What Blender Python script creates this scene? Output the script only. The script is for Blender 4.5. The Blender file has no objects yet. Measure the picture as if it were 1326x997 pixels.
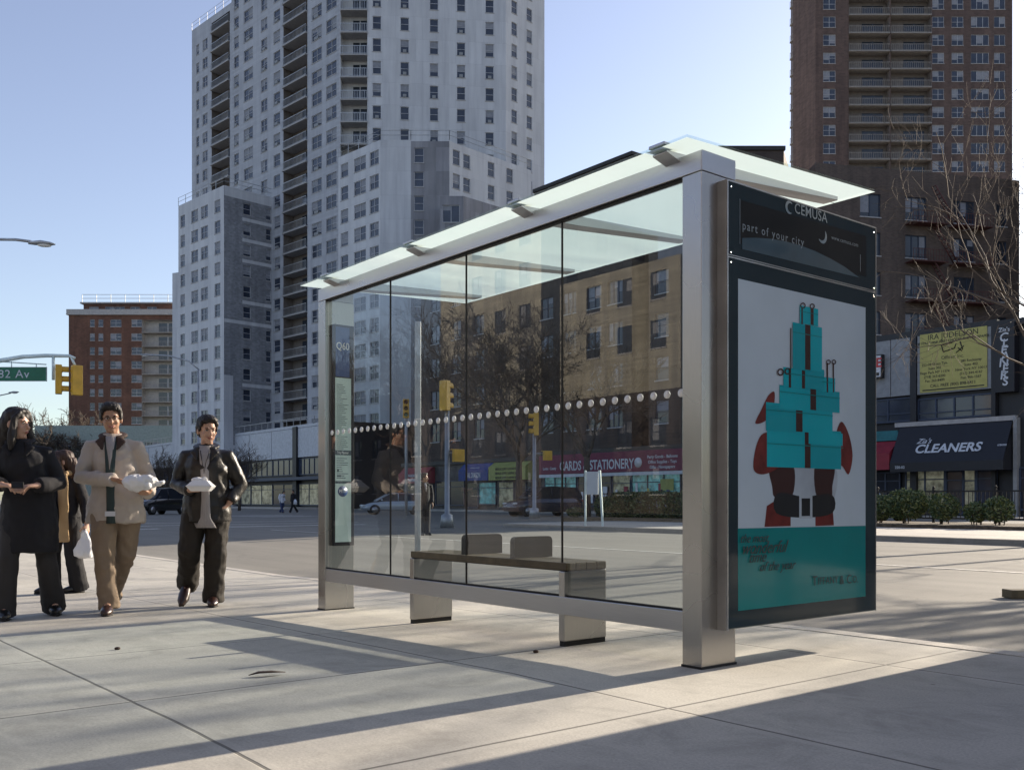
import bpy, bmesh, math, random
import numpy as np
from mathutils import Vector, Matrix, noise
R = math.radians
PI = math.pi
C = bpy.context.scene.collection
scene = bpy.context.scene

# ------------------------------------------------------------------ camera
FOC, CU, HZ, CAMZ = 1242.0, 663.0, 647.0, 0.85
cam_d = bpy.data.cameras.new('camera')
cam = bpy.data.objects.new('camera', cam_d)
C.objects.link(cam)
cam.location = (0, 0, CAMZ)
cam.rotation_euler = (PI / 2, 0, 0)
cam_d.sensor_width = 36.0
cam_d.lens = 36.0 * FOC / 1326.0
cam_d.shift_y = (HZ - 498.5) / 1326.0
cam_d.clip_start = 0.05
cam_d.clip_end = 6000
scene.camera = cam

# ------------------------------------------------------------------ light
SUN_AZ = R(51.6)       # clockwise from +Y
SUN_EL = R(18.7)
world = bpy.data.worlds.new('World')
scene.world = world
world.use_nodes = True
wn = world.node_tree
bg = wn.nodes['Background']
sky = wn.nodes.new('ShaderNodeTexSky')
sky.sky_type = 'NISHITA'
sky.sun_disc = False
sky.sun_elevation = SUN_EL
sky.sun_rotation = SUN_AZ
sky.air_density = 1.0
sky.dust_density = 1.0
sky.ozone_density = 2.0
bg.inputs['Strength'].default_value = 0.1
hs = wn.nodes.new('ShaderNodeHueSaturation')
hs.inputs['Saturation'].default_value = .80
hs.inputs['Hue'].default_value = .515
wn.links.new(sky.outputs[0], hs.inputs['Color'])
wn.links.new(hs.outputs[0], bg.inputs['Color'])
sun_d = bpy.data.lights.new('sun', 'SUN')
sun = bpy.data.objects.new('sun', sun_d)
C.objects.link(sun)
sun_d.energy = 5.0
sun_d.angle = R(0.5)
sun_d.color = (1.0, 0.87, 0.71)
S = Vector((math.sin(SUN_AZ) * math.cos(SUN_EL), math.cos(SUN_AZ) * math.cos(SUN_EL), math.sin(SUN_EL)))
sun.rotation_euler = S.to_track_quat('Z', 'Y').to_euler()
sun.location = (0, 0, 60)
scene.view_settings.view_transform = 'Standard'
scene.view_settings.look = 'None'
scene.view_settings.gamma = 1
scene.view_settings.exposure = 1.2
scene.view_settings.use_curve_mapping = False
scene.cycles.max_bounces = 10
scene.cycles.transparent_max_bounces = 16

# ------------------------------------------------------------------ frames
D1 = Vector((-0.6248, 0.7808, 0))       # along the kerb, away to the left
D2 = Vector((0.7808, 0.6248, 0))        # across the avenue
A0, B0 = 3.155, 3.74                    # shelter corner
ANG = math.atan2(-0.7808, 0.6248)       # local x = -D1, local y = D2

def W(A, B, z=0.0):
    v = D1 * A + D2 * B
    return Vector((v.x, v.y, z))

def AB(x, y):
    return (-0.6248 * x + 0.7808 * y, 0.7808 * x + 0.6248 * y)

def gz(x, y):
    A, B = AB(x, y)
    a, b = A - A0, B - B0
    f = min(1, max(0, (b - 2.0) / 6.0))
    return -0.018 * min(8, max(0, a - 0.5)) * (1 - f)

def px(u, Y, v=None):
    x = (u - CU) / FOC * Y
    return Vector((x, Y, CAMZ - (v - HZ) / FOC * Y if v is not None else 0))

def atB(u, B):
    k = (u - CU) / FOC
    Y = B / (0.7808 * k + 0.6248)
    return AB(k * Y, Y)[0]

def ray(u, P, d):
    """distance s along d from P where the column u of the picture is met"""
    k = (u - CU) / FOC
    return (k * P[1] - P[0]) / (d[0] - k * d[1])

# ------------------------------------------------------------------ object helpers
def tag(o, label=None, cat=None, group=None, kind=None):
    if label: o['label'] = label
    if cat: o['category'] = cat
    if group: o['group'] = group
    if kind: o['kind'] = kind
    return o

def empty(name, loc, rz=0.0, label=None, cat=None, group=None):
    o = bpy.data.objects.new(name, None)
    C.objects.link(o)
    o.location = loc
    o.rotation_euler = (0, 0, rz)
    o.empty_display_size = 0.2
    return tag(o, label, cat, group)

def place(o, M):
    for k in range(1):
        o.matrix_local = M
    return o

def copy_tree(o, parent=None):
    c = o.copy()
    C.objects.link(c)
    c.parent = parent
    for ch in KIDS.get(o.name, []):
        k = copy_tree(ch, c)
    return c

KIDS = {}

class MB:
    def __init__(s):
        s.v, s.f, s.m, s.sm = [], [], [], []

    def add(s, verts, faces, mat=0, M=None, smooth=False):
        n = len(s.v)
        for p in verts:
            p = Vector(p)
            s.v.append(tuple(M @ p) if M is not None else tuple(p))
        for f in faces:
            s.f.append([i + n for i in f])
            s.m.append(mat)
            s.sm.append(smooth)
        return s

    def box(s, x0, x1, y0, y1, z0, z1, mat=0, M=None):
        return s.add([(x0, y0, z0), (x1, y0, z0), (x1, y1, z0), (x0, y1, z0), (x0, y0, z1), (x1, y0, z1), (x1, y1, z1), (x0, y1, z1)],
                     [(0, 3, 2, 1), (4, 5, 6, 7), (0, 1, 5, 4), (1, 2, 6, 5), (2, 3, 7, 6), (3, 0, 4, 7)], mat, M)

    def quad(s, a, b, c, d, mat=0):
        return s.add([a, b, c, d], [(0, 1, 2, 3)], mat)

    def poly(s, pts, mat=0):
        return s.add(pts, [tuple(range(len(pts)))], mat)

    def tube(s, pts, rad, n=8, mat=0, caps=True, ref=None, M=None):
        """rad: number, list of numbers or list of (r_ref, r_other)"""
        pts = [Vector(p) for p in pts]
        if not isinstance(rad, (list, tuple)): rad = [rad] * len(pts)
        vs, fs = [], []
        prev = None
        for i, p in enumerate(pts):
            t = (pts[min(i + 1, len(pts) - 1)] - pts[max(i - 1, 0)])
            t = t.normalized() if t.length > 1e-9 else Vector((0, 0, 1))
            if ref is not None: u = Vector(ref)
            elif prev is not None: u = prev
            else: u = Vector((1, 0, 0)) if abs(t.x) < 0.9 else Vector((0, 1, 0))
            u = (u - t * u.dot(t))
            if u.length < 1e-6: u = t.orthogonal()
            u.normalize()
            prev = u
            w = t.cross(u)
            r = rad[i]
            ru, rw = (r if isinstance(r, (list, tuple)) else (r, r))
            for k in range(n):
                a = 2 * PI * k / n
                vs.append(p + u * (ru * math.cos(a)) + w * (rw * math.sin(a)))
        for i in range(len(pts) - 1):
            for k in range(n):
                k2 = (k + 1) % n
                fs.append((i * n + k, i * n + k2, (i + 1) * n + k2, (i + 1) * n + k))
        if caps:
            fs.append(tuple(reversed(range(n))))
            fs.append(tuple(range((len(pts) - 1) * n, len(pts) * n)))
        return s.add(vs, fs, mat, M, smooth=True)

    def ell(s, c, r, n=14, m=9, mat=0, M=None, rot=None):
        vs, fs = [], []
        c = Vector(c)
        for j in range(1, m):
            th = PI * j / m
            for k in range(n):
                a = 2 * PI * k / n
                q = Vector((r[0] * math.sin(th) * math.cos(a), r[1] * math.sin(th) * math.sin(a), r[2] * math.cos(th)))
                if rot is not None: q = rot @ q
                vs.append(c + q)
        t = Vector((0, 0, r[2])); b = Vector((0, 0, -r[2]))
        if rot is not None: t = rot @ t; b = rot @ b
        vs.append(c + t); vs.append(c + b)
        T, Bt = len(vs) - 2, len(vs) - 1
        for j in range(m - 2):
            for k in range(n):
                k2 = (k + 1) % n
                fs.append((j * n + k, (j + 1) * n + k, (j + 1) * n + k2, j * n + k2))
        for k in range(n):
            k2 = (k + 1) % n
            fs.append((T, k, k2))
            fs.append((Bt, (m - 2) * n + k2, (m - 2) * n + k))
        return s.add(vs, fs, mat, M, smooth=True)

    def prism(s, prof, x0, x1, mat=0, M=None):
        """prof: list of (y, z) extruded along x"""
        n = len(prof)
        vs = [(x0, y, z) for y, z in prof] + [(x1, y, z) for y, z in prof]
        fs = [tuple(range(n)), tuple(reversed(range(n, 2 * n)))]
        for i in range(n):
            j = (i + 1) % n
            fs.append((i, i + n, j + n, j))
        return s.add(vs, fs, mat, M)

    def mesh(s, name, mats, fix=True):
        me = bpy.data.meshes.new(name)
        me.from_pydata(s.v, [], s.f)
        for m in (mats if isinstance(mats, (list, tuple)) else [mats]): me.materials.append(m)
        if len(s.f):
            me.polygons.foreach_set('material_index', s.m)
            me.polygons.foreach_set('use_smooth', s.sm)
        if fix and len(s.f) < 60000:
            bm = bmesh.new(); bm.from_mesh(me)
            bmesh.ops.recalc_face_normals(bm, faces=bm.faces)
            bm.to_mesh(me); bm.free()
        me.update()
        return me

    def build(s, name, mats, parent=None, fix=True, bevel=0, loc=None, rz=None):
        o = bpy.data.objects.new(name, s.mesh(name, mats, fix))
        C.objects.link(o)
        if parent is not None:
            o.parent = parent
            KIDS.setdefault(parent.name, []).append(o)
        if bevel:
            b = o.modifiers.new('bevel', 'BEVEL')
            b.width = bevel; b.segments = 2; b.limit_method = 'ANGLE'
        if loc is not None: o.location = loc
        if rz is not None: o.rotation_euler = (0, 0, rz)
        return o

def inst(name, me, parent, loc, rz=0.0, rot=None):
    o = bpy.data.objects.new(name, me)
    C.objects.link(o)
    o.parent = parent
    KIDS.setdefault(parent.name, []).append(o)
    o.location = loc
    o.rotation_euler = rot if rot is not None else (0, 0, rz)
    return o

def text_mesh(txt, size, mat, extrude=0.002, shear=0.0, align='CENTER', bold=0.0, spacing=1.0):
    cu = bpy.data.curves.new('lettering', 'FONT')
    cu.body = txt; cu.size = size; cu.extrude = extrude; cu.shear = shear
    cu.align_x = align; cu.align_y = 'CENTER'; cu.offset = bold
    cu.space_character = spacing; cu.resolution_u = 3
    o = bpy.data.objects.new('lettering', cu)
    C.objects.link(o)
    dg = bpy.context.evaluated_depsgraph_get()
    me = bpy.data.meshes.new_from_object(o.evaluated_get(dg))
    bpy.data.objects.remove(o)
    bpy.data.curves.remove(cu)
    me.materials.clear(); me.materials.append(mat)
    return me

def text(txt, size, mat, parent, loc, rot=(PI / 2, 0, 0), name='lettering', sx=1.0, **kw):
    o = inst(name, text_mesh(txt, size, mat, **kw), parent, loc, rot=rot)
    o.scale = (sx, 1, 1)
    return o

# ------------------------------------------------------------------ materials
class NT:
    def __init__(s, name):
        s.m = bpy.data.materials.new(name); s.m.use_nodes = True
        s.t = s.m.node_tree
        s.b = s.t.nodes['Principled BSDF']
        s.out = s.t.nodes['Material Output']
    def n(s, typ, **kw):
        nd = s.t.nodes.new(typ)
        for k, v in kw.items():
            if hasattr(nd, k) and not k.startswith('i_'): setattr(nd, k, v)
            else: nd.inputs[k[2:] if k.startswith('i_') else k].default_value = v
        return nd
    def l(s, a, b): s.t.links.new(a, b)
    def coord(s): return s.n('ShaderNodeTexCoord').outputs['Object']
    def noise(s, scale, detail=4, rough=.55, vec=None, stretch=None, dist=0):
        nd = s.n('ShaderNodeTexNoise'); nd.inputs['Scale'].default_value = scale
        nd.inputs['Detail'].default_value = detail; nd.inputs['Roughness'].default_value = rough
        nd.inputs['Distortion'].default_value = dist
        v = vec or s.coord()
        if stretch:
            mp = s.n('ShaderNodeMapping'); mp.inputs['Scale'].default_value = stretch
            s.l(v, mp.inputs['Vector']); v = mp.outputs[0]
        s.l(v, nd.inputs['Vector'])
        return nd.outputs['Fac']
    def ramp(s, fac, stops):
        r = s.n('ShaderNodeValToRGB'); cr = r.color_ramp
        while len(cr.elements) < len(stops): cr.elements.new(0.5)
        for e, (p, c) in zip(cr.elements, stops):
            e.position = p; e.color = (*c, 1) if len(c) == 3 else c
        s.l(fac, r.inputs['Fac'])
        return r.outputs['Color']
    def mix(s, fac, a, b, mode='MIX'):
        m = s.n('ShaderNodeMix'); m.data_type = 'RGBA'; m.blend_type = mode
        for sock, val in ((m.inputs[0], fac), (m.inputs[6], a), (m.inputs[7], b)):
            if isinstance(val, (int, float)): sock.default_value = val
            elif isinstance(val, (tuple, list)): sock.default_value = (*val[:3], 1)
            else: s.l(val, sock)
        return m.outputs[2]
    def math(s, op, a, b=None, c=None):
        m = s.n('ShaderNodeMath'); m.operation = op
        for i, val in enumerate((a, b, c)):
            if val is None: continue
            if isinstance(val, (int, float)): m.inputs[i].default_value = val
            else: s.l(val, m.inputs[i])
        return m.outputs[0]
    def bump(s, h, strength=.3, dist=.01):
        b = s.n('ShaderNodeBump'); b.inputs['Strength'].default_value = strength; b.inputs['Distance'].default_value = dist
        s.l(h, b.inputs['Height']); s.l(b.outputs[0], s.b.inputs['Normal'])

def mul(c, k): return tuple(min(1, x * k) for x in c)

def plain(name, col, rough=.6, metal=0.0, var=.18, scale=3.0, bump=0.0, bscale=60, coat=0.0, spec=None, stretch=None):
    t = NT(name)
    f = t.noise(scale, 6, .6, stretch=stretch)
    t.l(t.ramp(f, [(.3, mul(col, 1 - var)), (.7, mul(col, 1 + var))]), t.b.inputs['Base Color'])
    t.b.inputs['Roughness'].default_value = rough
    t.b.inputs['Metallic'].default_value = metal
    if coat: t.b.inputs['Coat Weight'].default_value = coat; t.b.inputs['Coat Roughness'].default_value = .05
    if spec is not None: t.b.inputs['Specular IOR Level'].default_value = spec
    if bump: t.bump(t.noise(bscale, 4), bump, .01)
    return t.m

def concrete(name, col, sx=None, x0=0, sy=None, y0=0, joint=.006, blotch=.2):
    t = NT(name); co = t.coord()
    big = t.noise(.55, 5, .6, co, dist=.3)
    c = t.ramp(big, [(.28, mul(col, 1 - blotch)), (.5, col), (.75, mul(col, 1 + blotch * .7))])
    fine = t.noise(95, 3, .7, co)
    c = t.mix(.55, c, t.ramp(fine, [(.3, (.32, .32, .32)), (.7, (.68, .68, .68))]), 'OVERLAY')
    st = t.noise(2.3, 7, .72, co, dist=.8)
    c = t.mix(t.ramp(st, [(.48, (0, 0, 0)), (.66, (.7, .7, .7))]), c, mul(col, .66))
    st2 = t.noise(5.5, 6, .75, co, stretch=(.35, 1.6, 1), dist=.5)
    c = t.mix(t.ramp(st2, [(.52, (0, 0, 0)), (.7, (.4, .4, .4))]), c, mul(col, 1.22))
    vo2 = t.n('ShaderNodeTexVoronoi'); vo2.inputs['Scale'].default_value = 9.0; t.l(co, vo2.inputs['Vector'])
    c = t.mix(t.ramp(vo2.outputs['Distance'], [(.03, (.4, .4, .4)), (.06, (0, 0, 0))]), c, mul(col, .45))
    # dark gum spots
    vo = t.n('ShaderNodeTexVoronoi'); vo.inputs['Scale'].default_value = 2.1; t.l(co, vo.inputs['Vector'])
    c = t.mix(t.ramp(vo.outputs['Distance'], [(.022, (.7, .7, .7)), (.034, (0, 0, 0))]), c, mul(col, .3))
    h = fine
    if sx:
        sep = t.n('ShaderNodeSeparateXYZ'); t.l(co, sep.inputs[0])
        wob = t.math('MULTIPLY', t.math('SUBTRACT', t.noise(3, 2, .5, co), .5), .012)
        def dist(o, s_, o0):
            q = t.math('ADD', t.math('SUBTRACT', o, o0 - s_ * 100.5), wob)
            return t.math('ABSOLUTE', t.math('SUBTRACT', t.math('MODULO', q, s_), s_ / 2))
        dx, dy = dist(sep.outputs[0], sx, x0), dist(sep.outputs[1], sy, y0)
        d = t.math('MINIMUM', dx, dy)
        line = t.ramp(t.math('MULTIPLY', d, 1 / .1), [(joint * 10, (1, 1, 1)), (joint * 10 + .03, (0, 0, 0))])
        band = t.ramp(t.math('MULTIPLY', d, 1 / .1), [(.42, (1, 1, 1)), (.5, (0, 0, 0))])
        # slab tone
        wn_ = t.n('ShaderNodeTexWhiteNoise'); wn_.noise_dimensions = '2D'
        cb = t.n('ShaderNodeCombineXYZ')
        t.l(t.math('FLOOR', t.math('DIVIDE', t.math('SUBTRACT', sep.outputs[0], x0 - sx * 100), sx)), cb.inputs[0])
        t.l(t.math('FLOOR', t.math('DIVIDE', t.math('SUBTRACT', sep.outputs[1], y0 - sy * 100), sy)), cb.inputs[1])
        t.l(cb.outputs[0], wn_.inputs['Vector'])
        c = t.mix(1.0, c, t.ramp(wn_.outputs['Value'], [(0, (.86, .86, .87)), (1, (1.0, 1.0, .985))]), 'MULTIPLY')
        c = t.mix(t.math('MULTIPLY', band, .16), c, mul(col, 1.25))
        c = t.mix(t.math('MULTIPLY', line, .85), c, mul(col, .22))
        h = t.math('SUBTRACT', t.math('MULTIPLY', fine, .12), line)
    t.l(c, t.b.inputs['Base Color'])
    t.b.inputs['Roughness'].default_value = .85
    t.bump(h, .5, .006)
    return t.m

def asphalt(name, col):
    t = NT(name); co = t.coord()
    big = t.noise(.16, 6, .62, co, dist=.6)
    c = t.ramp(big, [(.3, mul(col, .72)), (.5, col), (.72, mul(col, 1.22))])
    st = t.noise(1.0, 6, .6, co, stretch=(.12, 1.3, 1), dist=.4)
    c = t.mix(.5, c, t.ramp(st, [(.3, mul(col, .6)), (.7, mul(col, 1.3))]))
    fine = t.noise(70, 3, .8, co)
    c = t.mix(.5, c, t.ramp(fine, [(.3, (.3, .3, .3)), (.7, (.7, .7, .7))]), 'OVERLAY')
    cr = t.n('ShaderNodeTexVoronoi'); cr.feature = 'DISTANCE_TO_EDGE'; cr.inputs['Scale'].default_value = .23
    w = t.n('ShaderNodeMapping'); t.l(co, w.inputs[0])
    nn = t.n('ShaderNodeTexNoise'); nn.inputs['Scale'].default_value = 1.2; t.l(co, nn.inputs[0])
    ad = t.n('ShaderNodeVectorMath'); ad.operation = 'ADD'; t.l(co, ad.inputs[0]); t.l(nn.outputs['Color'], ad.inputs[1])
    t.l(ad.outputs[0], cr.inputs['Vector'])
    c = t.mix(t.ramp(cr.outputs['Distance'], [(.001, (.35, .35, .35)), (.004, (0, 0, 0))]), c, mul(col, .45))
    t.l(c, t.b.inputs['Base Color'])
    t.b.inputs['Roughness'].default_value = .82
    t.bump(fine, .4, .008)
    return t.m

def steel(name, col=(.42, .41, .40), rough=.26, vertical=True):
    t = NT(name)
    st = (90, 90, 1.2) if vertical else (1.0, 90, 90)
    f = t.noise(6, 3, .6, stretch=st)
    sm = t.noise(1.3, 2, .5)
    c = t.mix(.35, col, t.ramp(f, [(.3, mul(col, .75)), (.7, mul(col, 1.25))]))
    c = t.mix(.2, c, t.ramp(sm, [(.35, mul(col, .85)), (.7, mul(col, 1.1))]))
    t.l(c, t.b.inputs['Base Color'])
    t.b.inputs['Metallic'].default_value = 1.0
    t.l(t.ramp(sm, [(.3, (rough - .06,) * 3), (.7, (rough + .1,) * 3)]), t.b.inputs['Roughness'])
    t.b.inputs['Anisotropic'].default_value = .5
    t.bump(f, .02, .001)
    return t.m

def glass(name, tint=(.70, .77, .79), ior=1.62, rough=0.0, refl=(1, 1, 1)):
    t = NT(name)
    t.t.nodes.remove(t.b)
    tr = t.n('ShaderNodeBsdfTransparent'); tr.inputs[0].default_value = (*tint, 1)
    gl = t.n('ShaderNodeBsdfGlossy'); gl.inputs['Roughness'].default_value = rough; gl.inputs[0].default_value = (*refl, 1)
    fr = t.n('ShaderNodeFresnel'); fr.inputs[0].default_value = ior
    geo = t.n('ShaderNodeNewGeometry')
    t.l(t.math('ADD', t.math('MULTIPLY', geo.outputs['Backfacing'], 1 / ior - ior), ior), fr.inputs[0])
    mx = t.n('ShaderNodeMixShader')
    t.l(fr.outputs[0], mx.inputs[0]); t.l(tr.outputs[0], mx.inputs[1]); t.l(gl.outputs[0], mx.inputs[2])
    if 'shelter' in name:
        dd = t.n('ShaderNodeBsdfDiffuse'); dd.inputs[0].default_value = (.7, .7, .68, 1)
        m2 = t.n('ShaderNodeMixShader')
        dn = t.noise(1.4, 7, .7, stretch=(1, 1, .35))
        t.l(t.ramp(dn, [(.42, (.008, .008, .008)), (.72, (.07, .07, .07))]), m2.inputs[0])
        t.l(mx.outputs[0], m2.inputs[1]); t.l(dd.outputs[0], m2.inputs[2]); mx = m2
    t.l(mx.outputs[0], t.out.inputs[0])
    return t.m

def masonry(name, col, mortar, bw=.42, bh=.14, band=None, patch=.25, msize=.012, streak=.3, vary=.18):
    """wall material, object coordinates in metres, works on any upright face"""
    t = NT(name); co = t.coord()
    sep = t.n('ShaderNodeSeparateXYZ'); t.l(co, sep.inputs[0])
    cb = t.n('ShaderNodeCombineXYZ')
    t.l(t.math('ADD', sep.outputs[0], sep.outputs[1]), cb.inputs[0]); t.l(sep.outputs[2], cb.inputs[1])
    br = t.n('ShaderNodeTexBrick'); t.l(cb.outputs[0], br.inputs['Vector'])
    br.inputs['Scale'].default_value = 1; br.inputs['Brick Width'].default_value = bw; br.inputs['Row Height'].default_value = bh
    br.inputs['Mortar Size'].default_value = msize
    br.inputs['Color1'].default_value = (*mul(col, 1 - vary), 1); br.inputs['Color2'].default_value = (*mul(col, 1 + vary), 1); br.inputs['Mortar'].default_value = (*mortar, 1)
    c = br.outputs['Color']
    f = t.noise(.25, 6, .6, co)
    c = t.mix(1.0, c, t.ramp(f, [(.3, (1 - patch,) * 3), (.7, (1.0, 1.0, 1.0))]), 'MULTIPLY')
    st = t.noise(1.2, 5, .6, co, stretch=(1, 1, .09))
    c = t.mix(1.0, c, t.ramp(st, [(.35, (1 - streak, 1 - streak, 1 - streak * .9)), (.6, (1, 1, 1))]), 'MULTIPLY')
    t.l(c, t.b.inputs['Base Color'])
    t.b.inputs['Roughness'].default_value = .85
    return t.m

M = {}
M['sidewalk'] = concrete('sidewalk_concrete', (.45, .43, .38), 1.55, 0.5, 1.65, -0.8, blotch=.14)
M['kerb'] = concrete('kerb_concrete', (.47, .44, .39), blotch=.2)
M['road'] = asphalt('road_asphalt', (.19, .18, .155))
M['steel'] = steel('brushed_steel')
M['steel_h'] = steel('brushed_steel_level', (.47, .47, .49), .32, vertical=False)
M['darkmetal'] = plain('dark_metal', (.03, .03, .035), .5, .6)
M['black'] = plain('black_rubber', (.012, .012, .013), .7)
M['glass'] = glass('shelter_glass')
M['white_paint'] = plain('white_paint', (.7, .8, .78), .5)
M['dot'] = plain('white_ceramic_dot', (.85, .86, .85), .5)
M['casing'] = plain('panel_casing_blue_grey', (.026, .05, .062), .28, .0, coat=.25)
M['edge'] = plain('polished_edge', (.7, .72, .74), .2, 1.0)
M['wood'] = plain('bench_wood', (.085, .066, .035), .6, var=.4, scale=9, stretch=(1, 22, 1), bump=.2)
M['galv'] = plain('galvanised_steel', (.42, .43, .44), .45, .7)
M['polegrey'] = plain('pole_grey_paint', (.36, .37, .38), .5, .2)
M['yellow'] = plain('signal_yellow', (.68, .38, .03), .45, coat=.2)
M['green'] = plain('street_sign_green', (.0, .13, .065), .45)
M['letter'] = plain('white_lettering', (.78, .8, .8), .5)
M['bark'] = plain('bark', (.085, .066, .05), .9, var=.4, scale=12, bump=.5)
M['soil'] = plain('soil_mulch', (.10, .075, .05), .95, var=.5, scale=8, bump=.6)
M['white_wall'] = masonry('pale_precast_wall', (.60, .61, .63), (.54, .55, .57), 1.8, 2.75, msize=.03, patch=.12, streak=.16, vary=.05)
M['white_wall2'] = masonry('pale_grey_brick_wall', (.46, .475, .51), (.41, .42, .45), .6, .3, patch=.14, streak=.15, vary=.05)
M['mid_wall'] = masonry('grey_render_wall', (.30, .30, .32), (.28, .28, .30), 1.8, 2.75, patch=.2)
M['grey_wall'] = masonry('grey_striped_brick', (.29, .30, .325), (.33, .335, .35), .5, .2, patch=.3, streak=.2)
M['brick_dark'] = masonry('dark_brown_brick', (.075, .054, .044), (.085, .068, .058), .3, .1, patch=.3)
M['brick_brown'] = masonry('brown_brick', (.13, .095, .075), (.14, .115, .10), .3, .1, patch=.3)
M['brick_tower'] = masonry('tower_brown_brick', (.125, .082, .068), (.13, .10, .085), .5, .25, patch=.2)
M['brick_red'] = masonry('red_brown_brick', (.17, .08, .052), (.17, .10, .07), .5, .25, patch=.35)
M['beige_wall'] = masonry('beige_brick', (.45, .42, .33), (.40, .37, .30), .4, .15, patch=.2)
M['tar'] = plain('roof_tar', (.04, .04, .04), .9)
M['slab'] = plain('balcony_slab', (.38, .37, .36), .8)
M['slab_t'] = plain('tower_balcony_slab', (.27, .25, .23), .8)
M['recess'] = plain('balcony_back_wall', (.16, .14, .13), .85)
M['win_frame_dark'] = plain('dark_blue_window_frame', (.03, .045, .08), .5)
M['win_frame_white'] = plain('white_window_frame', (.46, .47, .5), .5)
M['win_glass'] = plain('window_glass', (.035, .042, .055), .06, var=.35, scale=.7)
M['win_glass2'] = plain('window_glass_grey', (.04, .05, .075), .08, var=.35, scale=.7)
M['blind'] = plain('window_blind', (.24, .25, .28), .7)
M['panelgrey'] = plain('grey_wall_panel', (.25, .26, .27), .55)
M['bandwhite'] = plain('pale_blue_fascia_panel', (.42, .44, .48), .5)
M['blackpanel'] = plain('black_fascia', (.012, .013, .017), .5)
M['redbrown'] = plain('red_oxide_iron', (.10, .035, .03), .7)
M['tile'] = plain('shop_interior', (.08, .075, .07), .7, var=.6, scale=1.2)
# =================================================================== SETTING
def grid_sheet(name, As, Bs, zf, mat, frame=(A0, B0)):
    """sheet in shelter frame: local x = -(A-A0), y = B-B0"""
    mb = MB(); nb = len(Bs)
    for A in As:
        for B in Bs:
            w = W(A, B)
            mb.v.append((-(A - A0), B - B0, zf(w.x, w.y)))
    for i in range(len(As) - 1):
        for j in range(nb - 1):
            mb.f.append([i * nb + j, (i + 1) * nb + j, (i + 1) * nb + j + 1, i * nb + j + 1]); mb.m.append(0); mb.sm.append(False)
    o = mb.build(name, mat, loc=W(A0, B0), rz=ANG, fix=True)
    return tag(o, kind='structure')

def fine(lo, hi, step):
    n = max(1, int(round((hi - lo) / step)))
    return [lo + (hi - lo) * i / n for i in range(n + 1)]
bands = [A0 + x for x in (-2500, -300, -60, -20, -5, 0, .5, 2, 4, 6, 8.5, 9, 15, 30, 60, 100, 200, 500, 2500)]
bb = [B0 + x for x in (-2500, -300, -60, -10, -2, 1.8, 2, 3, 4, 5, 6, 7, 8, 10, 15, 20, 30, 60, 120, 300, 900, 2500)]
grid_sheet('road', bands, bb, lambda x, y: gz(x, y) - .13, M['road'])
KB = B0 + 1.84
sb = [A0 + x for x in (-80, -20, -5, 0, .5, 2, 4, 6, 8.5, 9, 15, 30, 34.5)]
grid_sheet('near_sidewalk', sb, [B0 + x for x in (-26, -8, -2, 0, 1.0, 1.66)], gz, M['sidewalk'])

def kerb(name, Aa, Ab, B, w=.18, top=0.0, side=1, mat='kerb'):
    mb = MB()
    As = [a for a in sb + [A0 + 45, A0 + 60] if Aa < a < Ab]
    As = [Aa] + As + [Ab]
    for i in range(len(As) - 1):
        vs = []
        for A in (As[i], As[i + 1]):
            g = gz(*W(A, B).xy)
            for bq, z in ((B - w, g - .3), (B - w, g + top), (B - .03, g + top), (B, g + top - .035), (B + .012, g - .3)):
                vs.append((-(A - A0), bq - B0, z))
        mb.add(vs, [(0, 5, 6, 1), (1, 6, 7, 2), (2, 7, 8, 3), (3, 8, 9, 4)])
    o = mb.build(name, M[mat], loc=W(A0, B0), rz=ANG)
    return tag(o, kind='structure')
kerb('near_kerb', A0 - 80, A0 + 34.5, KB, top=.004)

# far pavement with planted bed, seen across the avenue
def slab_block(name, A_a, A_b, Ba, Bb, z0, z1, mat, rnd=0.0):
    mb = MB()
    pts = [(-(A_a - A0), Ba - B0), (-(A_a - A0), Bb - B0)]
    if rnd:
        cx, r = -(A_b - A0), rnd
        for k in range(7):
            t = PI / 2 * k / 6
            pts.append((cx + r - r * math.sin(t), Bb - B0 - r + r * math.cos(t)))
        for k in range(7):
            t = PI / 2 * k / 6
            pts.append((cx + r - r * math.cos(t), Ba - B0 + r - r * math.sin(t)))
    else:
        pts += [(-(A_b - A0), Bb - B0), (-(A_b - A0), Ba - B0)]
    n = len(pts)
    mb.add([(x, y, z0) for x, y in pts] + [(x, y, z1) for x, y in pts],
           [tuple(range(n, 2 * n))] + [(i, (i + 1) % n, n + (i + 1) % n, n + i) for i in range(n)])
    o = mb.build(name, mat, loc=W(A0, B0), rz=ANG)
    return tag(o, kind='structure')
M['sidewalk_far'] = concrete('far_pavement_concrete', (.46, .43, .38), 1.55, 0, 1.65, 0)
M['kerb_dark'] = concrete('far_kerb_stone', (.28, .26, .23))
MEDB = 21.3
MED_END = atB(640, MEDB)
slab_block('far_pavement', -60, MED_END, MEDB, 27.6, -.3, 0.0, M['sidewalk_far'], rnd=1.2)
slab_block('far_kerb', -60, MED_END + .12, MEDB - .15, 27.72, -.3, -.006, M['kerb_dark'], rnd=1.3)
BED_END = atB(738, 28.0)
slab_block('planting_bed', -60, BED_END, 27.6, 31.5, -.3, .10, M['soil'])
slab_block('shop_pavement', -20, 82, 46.5, 50.2, -.3, 0.0, M['sidewalk_far'])
slab_block('shop_pavement', 94, 170, 44.5, 50.2, -.3, 0.0, M['sidewalk_far'])

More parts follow.
